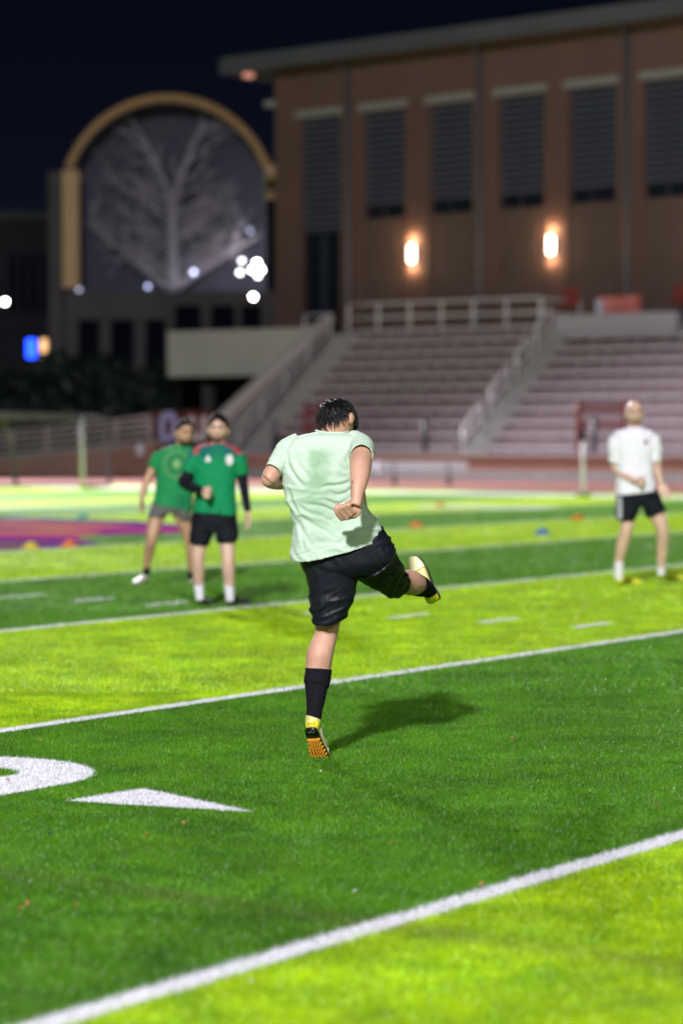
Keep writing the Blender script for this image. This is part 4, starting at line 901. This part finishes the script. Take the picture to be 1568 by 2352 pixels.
# hair
g = G(); HM.shell(g, hair_off(.42, .06, -.60, .009, 2), 48, 36); remesh('hair', g, .004, m_hair, pl, 1)
g = G(); hr = random.Random(3)
for i in range(2600):
    th = hr.uniform(0, 2 * math.pi); z = hr.uniform(-.5, 1); r = math.sqrt(1 - z * z); sx, sy = r * math.cos(th), r * math.sin(th)
    h = .42 if sy > 0 else -.60; lim = .06 + (h - .06) * abs(sy) ** 1.3
    if z < lim + .06: continue
    # strands fall away from the crown; the crown sits high at the back
    a = Vector((sx, sy, z)); cr_ = Vector((.05, -.45, .89)); d = a - cr_; d = (d - a * d.dot(a)); d = d.normalized() if d.length > .02 else Vector((0, 1, 0))
    d = (d + Vector((hr.uniform(-.5, .5), hr.uniform(-.5, .5), hr.uniform(-.35, .35)))).normalized()
    ln = hr.uniform(.22, .5) * (1.3 if sy > .3 else 1); lift = hr.uniform(.002, .020) * min(1, (a - cr_).length * 1.6); P = []
    for j in range(4):
        t = j / 3; b = (a + d * ln * t).normalized(); P.append(tuple(HM.pt(b.x, b.y, b.z, .006 + lift * math.sin(t * 2.2) + .004 * t * hr.random())) + (hr.uniform(.0008, .0023) * (1 - t) ** .6 + .0003,))
    tube(g, P, seg=5, n=2, ref=tuple(HM.u), cap=True)
for sx, sy, z, L_ in ((.0, -.1, 1, .035), (.12, -.05, .99, .028), (-.2, -.1, .97, .02), (.3, .1, .94, .02), (.75, .2, .5, .018), (.85, .25, .2, .018), (-.7, -.3, .4, .014)):
    a = HM.pt(sx, sy, z, .014); b = HM.pt(sx, sy, z, .014 + L_); s_ = HM.s * hr.uniform(-.012, .012) + HM.f * hr.uniform(-.01, .01); tube(g, [tuple(a) + (.0016,), tuple((a + b) / 2 + s_ * .3) + (.0012,), tuple(b + s_) + (.0005,)], seg=4, n=3, ref=tuple(HM.f))
g.build('hair_strands', m_hair, pl, True)['kind'] = 'stuff'
# shirt
g = G()
iloft(g, [(726, 990, 800, 992, .075, .062), (712, 994, 812, 996, .07, .078), (686, 999, 832, 1001, .06, .095), (664, 1010, 842, 1012, .055, .11), (650, 1032, 842, 1034, .05, .12), (646, 1062, 838, 1066, .05, .125), (646, 1098, 834, 1106, .05, .13), (654, 1140, 836, 1146, .055, .13), (664, 1176, 848, 1172, .06, .135), (674, 1206, 868, 1194, .06, .14), (670, 1244, 878, 1210, .06, .15, .01), (668, 1266, 878, 1222, .06, .155, .02), (667, 1284, 877, 1231, .06, .158, .034)], Y0, 5, 40, .82, cuff=.05)
T(g, [(808, 1020, .06, .072, .075), (826, 1028, .01, .073, .07), (829, 1040, -.07, .067), (829.5, 1047, -.125, .061)], Y0, 22, 4, cuff=.009)
T(g, [(690, 1024, .06, .07), (662, 1036, .05, .066), (643, 1060, .02, .055), (627, 1081, -.012, .046)], Y0, 20, 4, ref=(0, 0, 1), cuff=.008)
CREASE = [([(802, 1104), (768, 1112), (731, 1125)], 4, 7), ([(803, 1146), (772, 1156), (738, 1146)], 4, 8), ([(804, 1122), (776, 1133), (752, 1130)], 3.5, 5), ([(800, 1165), (770, 1172), (735, 1164), (700, 1152)], 4, 6),
    ([(659, 1128), (672, 1150), (688, 1172)], 4, 8), ([(652, 1140), (664, 1168), (676, 1190)], 4, 6), ([(683, 1198), (692, 1226), (704, 1254)], 4, 8), ([(692, 1212), (706, 1236), (724, 1258)], 4, 7), ([(689, 1156), (716, 1178), (764, 1200)], 4.5, 7),
    ([(695, 1184), (726, 1216), (766, 1234)], 5, 7), ([(692, 1113), (672, 1090), (662, 1047)], 5, 8), ([(686, 1050), (694, 1072), (704, 1092)], 5, 6), ([(824, 1216), (850, 1206), (874, 1206)], 3.5, 7), ([(836, 1160), (848, 1176), (862, 1192)], 3, 8), ([(838, 1182), (856, 1196), (872, 1202)], 3, 7),
    ([(828, 1226), (850, 1222), (874, 1218)], 3.5, 6), ([(770, 1050), (786, 1072), (800, 1080)], 5, 5), ([(745, 1022), (742, 1060), (746, 1095)], 7, 3.5), ([(700, 1010), (676, 1030), (662, 1058)], 5, 5), ([(790, 1008), (802, 1030), (803, 1058)], 4, 6), ([(664, 1020), (656, 1044), (650, 1066)], 4, 6), ([(724, 1250), (770, 1246), (812, 1226)], 6, 5), ([(716, 1136), (742, 1140), (772, 1138)], 4, 5), ([(676, 1250), (680, 1268), (690, 1284)], 5, 6)]
def shirt_disp(co, no):
    cp, sp = math.cos(PITCH), math.sin(PITCH); z = co[:, 2] - CAMH; dep = co[:, 1] * cp - z * sp; hh = co[:, 1] * sp + z * cp
    x = 784 + FPX * co[:, 0] / dep; y = 1176 - FPX * hh / dep; d = np.zeros(len(co)); back = (no[:, 1] < .25)
    wx = x + 5 * np.sin(y * .06 + 1); wy = y + 4 * np.sin(x * .07)
    for pl_, w_, am in CREASE:
        pts = [np.array(q) for q in catmull([(float(a), float(b)) for a, b in pl_], 5)]; best = np.full(len(co), 1e9); sg = np.zeros(len(co)); tt = np.zeros(len(co)); N_ = len(pts) - 1
        for i in range(N_):
            ax, ay = pts[i]; bx, by = pts[i + 1]; L2_ = (bx - ax) ** 2 + (by - ay) ** 2; t = np.clip(((wx - ax) * (bx - ax) + (wy - ay) * (by - ay)) / L2_, 0, 1)
            dx, dy = wx - ax - t * (bx - ax), wy - ay - t * (by - ay); dd_ = np.hypot(dx, dy); m = dd_ < best; best[m] = dd_[m]; sg[m] = np.sign((bx - ax) * dy - (by - ay) * dx)[m]; tt[m] = ((i + t) / N_)[m]
        sd = best * sg; tap = np.sin(np.pi * np.clip(tt, .04, .96)) ** .6
        d += back * tap * am * .001 * (-.75 * np.exp(-(sd / w_) ** 2) + .8 * np.exp(-((sd - 1.9 * w_) / (1.3 * w_)) ** 2) + .45 * np.exp(-((sd + 2.2 * w_) / (1.5 * w_)) ** 2))
    lo = np.clip((y - 1040) / 120, 0, 1)
    soft = np.array([fold(a, b, math.radians(20), 46, 2.6, 1) for a, b in zip(x, y)]); fine = np.array([mnoise.noise((a * .09, b * .12, 3.3)) for a, b in zip(x, y)])
    d += .006 * (soft ** 2) * (.3 + .7 * lo) + .0012 * fine
    hy = 1288 - (x - 668) * .27; d -= .0022 * np.exp(-((y - hy + 9) / 1.8) ** 2)
    return d - .003
shirt_disp.vec = True
def shirt_dye(p):
    x, y = proj(p); n = mnoise.noise(Vector(p) * 9); n2 = mnoise.noise(Vector(p) * 30)
    w1 = 1.25 * math.exp(-((x - 735 + (y - 1050) * .06) / 27) ** 4) * sst(1018, 1045, y + n * 14) * sst(1140, 1090, y + n * 25)
    w2 = .75 * math.exp(-((x - 722) / 42) ** 2) * sst(1080, 1130, y) * sst(1215, 1165, y + n * 20)
    w3 = .35 * math.exp(-((x - 760) / 60) ** 2 - ((y - 1215) / 40) ** 2)
    w = min(1, (w1 + w2 + w3) * (.8 + .5 * n + .25 * n2)); return lerp3((.51, .635, .515), (.28, .44, .28), max(0, w) * .95)
so_ = remesh('t_shirt', g, .0048, m_dye, pl, 3, shirt_disp); add_dye(so_, shirt_dye)
g = G(); tube(g, [tuple(at(x, y, Y0 + d)) + (.006,) for x, y, d in ((726, 989, .075), (735, 992, .018), (762, 995, .006), (790, 994, .014), (801, 991, .075))], seg=8, n=4, ref=(0, 0, 1)); add_dye(g.build('collar', m_dye, pl, True), lambda p: (.50, .63, .51))
# shorts
g = G()
iloft(g, [(694, 1250, 876, 1206, .06, .12), (690, 1275, 888, 1222, .06, .135), (690, 1292, 902, 1246, .065, .14), (698, 1316, 908, 1284, .07, .14), (716, 1330, 880, 1316, .08, .12)], Y0, 4, 32, .85)
iloft(g, [(696, 1300, 815, 1290, .065, .12), (701, 1322, 822, 1322, .065, .122), (708, 1362, 818, 1354, .065, .115), (713, 1400, 810, 1388, .065, .105), (715, 1418, 803, 1400, .065, .10, .010), (716, 1427, 797, 1409, .065, .096, .026)], Y0, 4, 28, .85, cuff=.08)
T(g, [(846, 1274, .06, .135), (868, 1302, .16, .115), (888, 1322, .26, .092), (904, 1336, .34, .080), (913, 1342, .385, .072)], Y0, 22, 4, ref=(0, 0, 1), cuff=.008)
def shorts_disp(p, nrm):
    x, y = proj(p); d = .0015 * mnoise.noise(p * 20)
    d += .008 * sst(1330, 1380, y) * fold(x, y, math.radians(-52), 26, 3.5, 11) + .008 * sst(1300, 1420, y) * fold(x, y, math.radians(-20), 22, 3, 12) * sst(840, 800, x)
    d += .009 * sst(850, 890, x) * fold(x, y, math.radians(-48), 17, 3.5, 13) + .006 * sst(1230, 1300, y) * sst(1350, 1300, y) * fold(x, y, math.radians(65), 30, 3, 14)
    return d - .004
sh = remesh('shorts', g, .005, m_satin, pl, 3, shorts_disp); add_dye(sh, lambda p: (.007, .008, .014))
# socks, shoes
g = G(); T(g, [(731.5, 1536, .04, .0665), (730, 1552, .035, .066), (728, 1562, .03, .067), (727.5, 1571, .026, .064), (726.5, 1577, .022, .058), (725, 1605, .0, .048), (722, 1632, -.01, .040), (721, 1641, -.012, .0395), (720, 1655, -.02, .036), (719, 1668, -.025, .03)], Y0, 20, 4); remesh('sock', g, .004, m_sock, pl, 1)
g = G(); T(g, [(956, 1343, .60, .060), (966, 1347, .66, .055), (975, 1351, .72, .047), (984, 1357, .79, .038), (988, 1362, .82, .034)], Y0, 18, 4, ref=(0, 0, 1)); remesh('sock', g, .004, m_sock, pl, 1)
m_up = M('shoe_pale_yellow', (.62, .60, .20), .4, var=.15, vscale=18, bump=.2, bscale=200); m_wt = M('shoe_white', (.80, .76, .74), .35); m_ye = M('shoe_bright_yellow', (.88, .80, .02), .35, var=.1, vscale=20); m_rb = M('rubber_black', (.008, .008, .010), .22, spec=.6); m_orng = M('stud_orange', (.85, .36, .02), .35)
heel = at(713, 1676, Y0 - .095); toe = at(733, 1742, Y0 + .035); toe.z = max(toe.z, .012)
shoe(pl, heel, heel + (toe - heel).normalized() * .272, (.12, .80, .45), m_up, m_rb, m_wt, m_ye, L=.272, studs=m_orng, mark=m_wt, side=1)
g = G(); T(g, [(719.5, 1645, -.012, .038), (719, 1655, -.02, .039), (717, 1668, -.03, .036)], Y0, 16, 3); remesh('shoe_collar', g, .004, m_up, pl, 1)
h2, t2 = at(1003, 1381, Y0 + .86), at(949, 1284, Y0 + .90)
shoe(pl, h2, h2 + (t2 - h2).normalized() * .272, at(915, 1340, Y0 + .45) - at(984, 1356, Y0 + .80), m_up, m_rb, M('shoe_lemon', (.80, .74, .40), .4), m_ye, L=.272, studs=m_orng, mark=M('mark_dark', (.03, .03, .035), .4), side=-1)

# ---- the other players (out of focus, facing the camera)
def cloth_disp(seed, amp=.006):
    def fn(p, nrm):
        x, y = proj(p); return amp * (fold(x, y, math.radians(25), 14, 3, seed) + fold(x, y, math.radians(110), 16, 3, seed + 1)) - amp * .7
    return fn
def side_hand(g, px, py, dy, d, Y, k=1.0, n=(0, -1, 0), curl=.5, th=1): hand_open(g, at(px, py, Y + dy), d, n, k, curl, th)
def fist(g, c, k=1.0):
    c = Vector(c); ellip(g, c, ((.042 * k, 0, .006), (0, .032 * k, 0), (-.004, 0, .040 * k)), 14, 10)
    for i in range(4):
        b = c + Vector((.028 - .004 * i, -.020, .030 - .020 * i)) * k; tube(g, [tuple(b) + (.010 * k,), tuple(b + Vector((-.008, -.022, -.004)) * k) + (.0105 * k,), tuple(b + Vector((-.034, -.024, -.004)) * k) + (.009 * k,)], seg=8, n=2, ref=(0, 0, 1))
    tube(g, [tuple(c + Vector((.02, -.01, .04)) * k) + (.012 * k,), tuple(c + Vector((-.01, -.035, .035)) * k) + (.011 * k,), tuple(c + Vector((-.03, -.042, .02)) * k) + (.009 * k,)], seg=8, n=2, ref=(0, 0, 1))

# front green player with black undersleeves
Y1 = gnd(520, 1392).y
p1 = empty('person', gnd(505, 1392), 'person in green jersey with black undersleeves and black shorts, walking towards the viewer', 'person')
g = G()
T(g, [(465, 1190, 0, .10), (459, 1235, -.02, .085), (455, 1285, -.05, .056), (456, 1310, -.02, .058), (457, 1345, .02, .045), (459, 1372, .03, .036)], Y1, 14)
T(g, [(515, 1190, 0, .10), (521, 1240, -.04, .082), (524, 1285, -.10, .060), (525, 1310, -.08, .062), (527, 1345, -.05, .046), (528, 1376, -.03, .037)], Y1, 14)
T(g, [(492, 1195, 0, .17, .11), (492, 1130, 0, .165, .11), (497, 1060, 0, .19, .11), (500, 1034, 0, .15, .09), (502, 1022, 0, .07, .07)], Y1, 18)
T(g, [(502, 1030, 0, .065), (502, 1012, .0, .058), (502, 990, .01, .056)], Y1, 14)
T(g, [(455, 1048, 0, .062), (434, 1085, -.02, .048), (423, 1106, -.05, .042), (440, 1118, -.14, .038), (462, 1127, -.22, .030)], Y1, 14, ref=(0, 1, 0))
fist(g, at(476, 1132, Y1 - .24), 1.25)
T(g, [(545, 1048, 0, .062), (556, 1092, .01, .048), (562, 1132, .0, .041), (568, 1165, -.04, .033), (570, 1180, -.06, .027)], Y1, 14)
side_hand(g, 570, 1178, -.06, (.10, -.15, -1), Y1, 1.05, (-1, -.3, 0), .35, -1)
H1 = Head(at(501, 986, Y1 - .01), (-.03, -1, -.06), (.02, 0, 1), 1.17); H1.build(g)
remesh('body', g, .006, m_skin2, p1, 2); face_parts(H1, p1, m_hair2)
g = G(); H1.shell(g, hair_off(.90, -.02, -.4, .013, 4)); remesh('hair', g, .006, m_hair2, p1, 1)
g = G(); H1.shell(g, beard_off(.003)); remesh('beard', g, .005, M('beard', (.10, .06, .045), .8, spec=.1), p1, 1)
g = G(); T(g, [(441, 1070, -.01, .06), (431, 1094, -.02, .060), (421, 1107, -.05, .054), (440, 1119, -.14, .048), (463, 1127, -.22, .038)], Y1, 14, ref=(0, 1, 0)); remesh('undersleeve', g, .006, m_black, p1, 1)
g = G(); T(g, [(554, 1080, .01, .055), (557, 1098, .01, .050), (562, 1132, .0, .044), (567, 1162, -.04, .036), (569.5, 1176, -.055, .032)], Y1, 14); remesh('undersleeve', g, .006, m_black, p1, 1)
g = G()
iloft(g, [(484, 1016, 520, 1017, 0, .075), (466, 1022, 534, 1024, 0, .10), (446, 1032, 552, 1035, 0, .115), (442, 1060, 552, 1064, 0, .125), (446, 1095, 543, 1100, 0, .13), (447, 1135, 541, 1140, 0, .13), (444, 1165, 543, 1172, 0, .135), (443, 1175, 545, 1184, 0, .14)], Y1, 4, 30, .85, cuff=.05)
T(g, [(456, 1042, 0, .080), (444, 1062, -.005, .078), (433, 1085, -.015, .068)], Y1, 18, 4, ref=(0, 1, 0), cuff=.01)
T(g, [(544, 1044, 0, .080), (550, 1066, .005, .078), (555, 1090, .01, .066)], Y1, 18, 4, cuff=.01)
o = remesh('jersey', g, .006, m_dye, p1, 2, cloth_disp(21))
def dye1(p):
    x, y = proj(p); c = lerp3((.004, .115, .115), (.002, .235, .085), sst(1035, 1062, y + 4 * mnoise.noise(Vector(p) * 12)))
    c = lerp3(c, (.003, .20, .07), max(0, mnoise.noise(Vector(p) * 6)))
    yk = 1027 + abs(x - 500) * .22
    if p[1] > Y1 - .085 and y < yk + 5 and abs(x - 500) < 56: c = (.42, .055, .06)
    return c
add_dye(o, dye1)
m_badge = M('badge_white', (.72, .72, .74), .5)
def patch(par, name, pts, Y, mat, obj):
    """thin badge laid on the front of a garment"""
    bpy.context.view_layer.update(); v = []
    for x, y in pts:
        hit, loc, nr, ix = obj.ray_cast(Vector((0, 0, CAMH)), ray(x, y).normalized()); v.append(loc + Vector((0, -.013, 0)) if hit else at(x, y, Y - .14))
    n = len(v); v += [q + Vector((0, .012, 0)) for q in v]
    pymesh(name, v, [tuple(range(n)), tuple(range(2 * n - 1, n - 1, -1))] + [(i, (i + 1) % n, (i + 1) % n + n, i + n) for i in range(n)], mat, par)
circ = lambda cx, cy, rx, ry, n=14: [(cx + rx * math.cos(2 * math.pi * i / n), cy + ry * math.sin(2 * math.pi * i / n)) for i in range(n)]
patch(p1, 'chest_logo', [(471, 1060), (475, 1048), (478, 1046), (481, 1049), (485, 1060)], Y1, m_badge, o)
patch(p1, 'crest', circ(527, 1056, 8.5, 13), Y1, m_badge, o)
g = G()
iloft(g, [(445, 1170, 543, 1178, 0, .125), (440, 1188, 545, 1190, 0, .135), (438, 1212, 546, 1212, 0, .135), (440, 1224, 544, 1222, 0, .12)], Y1, 4, 28, .85)
iloft(g, [(439, 1205, 494, 1205, 0, .12), (436, 1228, 488, 1230, -.01, .115), (434, 1248, 478, 1254, -.02, .105)], Y1, 4, 22, .85, cuff=.07)
iloft(g, [(490, 1205, 546, 1205, -.01, .12), (495, 1228, 547, 1226, -.03, .115), (499, 1247, 546, 1244, -.045, .105)], Y1, 4, 22, .85, cuff=.07)
remesh('shorts', g, .006, m_black, p1, 2, cloth_disp(31))
for pts in ([(457, 1342, .02, .049), (458, 1360, .025, .044), (460, 1378, .03, .040)], [(526, 1336, -.05, .051), (527, 1356, -.045, .046), (529, 1380, -.03, .041)]):
    g = G(); T(g, pts, Y1, 14); remesh('sock', g, .006, m_wsock, p1, 1)
m_dsh = M('shoe_dark', (.022, .023, .028), .5)
a = gnd(455, 1387); a.y += .03; shoe(p1, a, a + Vector((.17, -.215, 0)), (0, 0, 1), m_dsh, m_rb, W=1.1)
a = gnd(527, 1388); a.y += .0; shoe(p1, a, a + Vector((.205, -.18, 0)), (0, 0, 1), m_dsh, m_rb, W=1.1)

# rear green player
Y2 = gnd(326, 1346).y
p2 = empty('person', gnd(380, 1346), 'bearded person in green t-shirt and grey shorts, half hidden behind the green jersey player', 'person')
g = G()
T(g, [(372, 1165, 0, .10), (358, 1192, -.05, .082), (349, 1236, -.12, .062), (343, 1265, -.06, .056), (338, 1295, .0, .038), (337, 1312, .02, .034)], Y2, 14)
T(g, [(412, 1168, 0, .10), (425, 1200, .0, .082), (436, 1240, .02, .062), (440, 1275, .05, .056), (441, 1310, .10, .038), (441, 1328, .12, .034)], Y2, 14)
T(g, [(394, 1172, 0, .16, .11), (396, 1120, 0, .165, .11), (402, 1066, 0, .15, .10), (408, 1046, 0, .11, .08), (414, 1034, 0, .06, .06)], Y2, 18)
T(g, [(414, 1036, 0, .066), (418, 1018, -.02, .06), (421, 1000, -.03, .058)], Y2, 14)
T(g, [(369, 1054, 0, .05), (350, 1080, .0, .047), (335, 1112, -.03, .042), (329, 1135, -.06, .035), (326, 1148, -.08, .028)], Y2, 14)
side_hand(g, 326, 1147, -.08, (-.12, -.25, -1), Y2, 1.05, (1, -.3, 0), .35, 1)
T(g, [(440, 1050, 0, .062), (452, 1085, .02, .048), (458, 1118, .0, .042), (452, 1148, -.1, .030)], Y2, 14); fist(g, at(451, 1152, Y2 - .12), 1.1)
H2 = Head(at(424, 995, Y2 - .05), (.42, -.9, -.12), (.06, 0, 1), 1.22); H2.build(g)
remesh('body', g, .006, m_skin3, p2, 2); face_parts(H2, p2, m_hair2)
g = G(); H2.shell(g, hair_off(.92, .06, -.4, .008, 6)); remesh('hair', g, .006, m_hair2, p2, 1)
g = G(); H2.shell(g, beard_off(.006)); remesh('beard', g, .005, M('beard_dark', (.025, .017, .014), .7), p2, 1)
g = G()
iloft(g, [(400, 1022, 432, 1024, 0, .075), (384, 1028, 444, 1030, 0, .10), (366, 1038, 450, 1040, 0, .115), (358, 1062, 450, 1064, 0, .125), (359, 1095, 446, 1098, 0, .13), (357, 1130, 445, 1135, 0, .13), (352, 1152, 443, 1168, 0, .138), (351, 1157, 442, 1173, 0, .14)], Y2, 4, 30, .85, cuff=.05)
T(g, [(372, 1044, 0, .076), (362, 1058, 0, .074), (352, 1075, 0, .064)], Y2, 18, 4, cuff=.01)
T(g, [(440, 1046, 0, .076), (446, 1060, 0, .074), (451, 1078, .01, .064)], Y2, 18, 4, cuff=.01)
o = remesh('t_shirt', g, .006, m_dye, p2, 2, cloth_disp(41))
def dye2(p):
    x, y = proj(p); c = (.012, .235, .075); r = math.hypot(x - 406, (y - 1066) * .92)
    if p[1] < Y2:
        c = lerp3(c, (.10, .27, .10), .8 * math.exp(-((r - 26) / 5) ** 2)); c = lerp3(c, (.01, .13, .06), .7 * math.exp(-((r - 17) / 5) ** 2)); c = lerp3(c, (.24, .42, .17), math.exp(-(r / 9) ** 4))
    c = lerp3(c, (.006, .13, .06), .8 * math.exp(-((x - 418) / 16) ** 2 - ((y - 1152) / 18) ** 2)); return c
add_dye(o, dye2)
g = G()
iloft(g, [(352, 1150, 441, 1166, 0, .125), (347, 1164, 440, 1172, 0, .13), (345, 1176, 438, 1182, 0, .12)], Y2, 4, 26, .85)
iloft(g, [(346, 1166, 398, 1172, -.01, .12), (342, 1178, 387, 1180, -.03, .11), (340, 1186, 376, 1188, -.05, .10)], Y2, 4, 22, .85, cuff=.07)
iloft(g, [(392, 1172, 440, 1172, .0, .12), (404, 1186, 440, 1186, .0, .11), (414, 1197, 440, 1196, .0, .10)], Y2, 4, 22, .85, cuff=.07)
remesh('shorts', g, .006, M('grey_cloth', (.105, .105, .098), .8), p2, 2, cloth_disp(51))
for pts in ([(338, 1302, .0, .041), (337, 1312, .015, .038), (336, 1320, .02, .038)], [(441, 1312, .10, .041), (441, 1330, .12, .038)]):
    g = G(); T(g, pts, Y2, 14); remesh('sock', g, .006, m_sock, p2, 1)
m_psh = M('shoe_pale', (.68, .60, .62), .45, var=.12, vscale=12, c2=(.75, .72, .74))
a = gnd(335, 1339); shoe(p2, a, a + Vector((-.10, -.25, 0)), (0, 0, 1), m_psh, M('sole_pink', (.55, .25, .22), .5), W=1.15)
a = gnd(441, 1337); shoe(p2, a, a + Vector((.08, -.26, 0)), (0, 0, 1), m_psh, M('sole_pink', (.55, .25, .22)), W=1.15)

# bald player in white
Y3 = gnd(1440, 1351).y
p3 = empty('person', gnd(1480, 1351), 'bald person in white t-shirt, black shorts and yellow shoes at right', 'person')
g = G()
T(g, [(1440, 1150, 0, .11), (1439, 1185, -.02, .088), (1438, 1215, -.06, .066), (1428, 1252, .0, .066), (1421, 1285, .04, .048), (1419, 1322, .06, .038)], Y3, 14)
T(g, [(1492, 1150, 0, .11), (1506, 1180, -.04, .092), (1521, 1218, -.08, .066), (1520, 1252, -.02, .064), (1518, 1285, .02, .048), (1517, 1318, .06, .038)], Y3, 14)
T(g, [(1466, 1150, 0, .17, .11), (1460, 1090, 0, .17, .11), (1457, 1030, 0, .20, .11), (1456, 1000, 0, .16, .09), (1456, 986, 0, .075, .07)], Y3, 18)
T(g, [(1456, 996, 0, .068), (1456, 978, 0, .062), (1456, 958, .01, .058)], Y3, 14)
T(g, [(1413, 1008, 0, .064), (1412, 1050, .01, .050), (1415, 1080, .0, .044), (1436, 1094, -.10, .040), (1458, 1105, -.18, .030)], Y3, 14, ref=(0, 1, 0)); fist(g, at(1470, 1106, Y3 - .2), 1.2)
T(g, [(1500, 1008, 0, .064), (1505, 1050, .0, .050), (1509, 1080, .0, .044), (1515, 1104, -.05, .033), (1517, 1112, -.06, .028)], Y3, 14)
side_hand(g, 1517, 1110, -.06, (.35, -.2, -.8), Y3, 1.15, (0, -1, .3), .3, -1)
H3 = Head(at(1456, 950, Y3 - .01), (-.02, -1, -.02), (.0, 0, 1), 1.16); H3.build(g)
remesh('body', g, .006, m_skin2, p3, 2); face_parts(H3, p3, M('brow_fair', (.16, .09, .06), .7))
g = G(); H3.shell(g, beard_off(.0015)); remesh('beard', g, .005, M('stubble', (.26, .15, .10), .7), p3, 1)
g = G()
iloft(g, [(1440, 982, 1472, 982, 0, .078), (1426, 987, 1488, 987, 0, .10), (1408, 997, 1504, 996, 0, .12), (1408, 1030, 1502, 1028, 0, .13), (1414, 1066, 1496, 1062, 0, .13), (1415, 1100, 1500, 1096, 0, .135), (1413, 1128, 1504, 1120, 0, .14), (1413, 1138, 1505, 1128, 0, .142)], Y3, 4, 30, .85, cuff=.05)
T(g, [(1418, 1005, 0, .082), (1412, 1030, 0, .080), (1413, 1063, .005, .066)], Y3, 18, 4, cuff=.01)
T(g, [(1494, 1004, 0, .082), (1501, 1028, 0, .080), (1504, 1060, .0, .062)], Y3, 18, 4, cuff=.01)
o = remesh('t_shirt', g, .006, m_dye, p3, 2, cloth_disp(61)); add_dye(o, lambda p: (.80, .78, .86))
patch(p3, 'crest', circ(1482, 1015, 4, 5.5), Y3, M('crest_red', (.25, .05, .06), .5), o)
g = G()
iloft(g, [(1415, 1126, 1505, 1120, 0, .125), (1413, 1142, 1514, 1136, 0, .135), (1413, 1156, 1516, 1150, 0, .13), (1420, 1166, 1505, 1160, 0, .11)], Y3, 4, 26, .85)
iloft(g, [(1413, 1150, 1474, 1152, -.01, .12), (1412, 1172, 1465, 1174, -.03, .115), (1412, 1194, 1457, 1195, -.045, .105)], Y3, 4, 22, .85, cuff=.07)
iloft(g, [(1468, 1152, 1516, 1146, -.02, .12), (1478, 1174, 1522, 1160, -.04, .115), (1484, 1190, 1527, 1170, -.055, .105)], Y3, 4, 22, .85, cuff=.07)
sh3 = remesh('shorts', g, .006, m_black, p3, 2, cloth_disp(71))
for dx in (0, 4.5, 9): patch(p3, 'side_stripe', [(1415.5 + dx, 1142), (1417.8 + dx, 1142), (1417.3 + dx, 1192), (1415 + dx, 1192)], Y3, M('stripe_white', (.72, .71, .78), .5), sh3)
for pts in ([(1421, 1290, .04, .052), (1420, 1310, .05, .046), (1420, 1330, .06, .043)], [(1518, 1279, .02, .052), (1517.5, 1298, .04, .046), (1517, 1320, .06, .043)]):
    g = G(); T(g, pts, Y3, 14); remesh('sock', g, .006, m_wsock, p3, 1)
m_neon = M('shoe_neon', (.88, .84, .04), .45, var=.1, vscale=14)
a = gnd(1419, 1340); shoe(p3, a, a + Vector((.24, -.16, 0)), (0, 0, 1), m_neon, M('sole_tan', (.62, .52, .04), .6), W=1.15)
a = gnd(1516, 1331); shoe(p3, a, a + Vector((.275, -.10, 0)), (0, 0, 1), m_neon, M('sole_tan', (.28, .20, .05)), W=1.15)
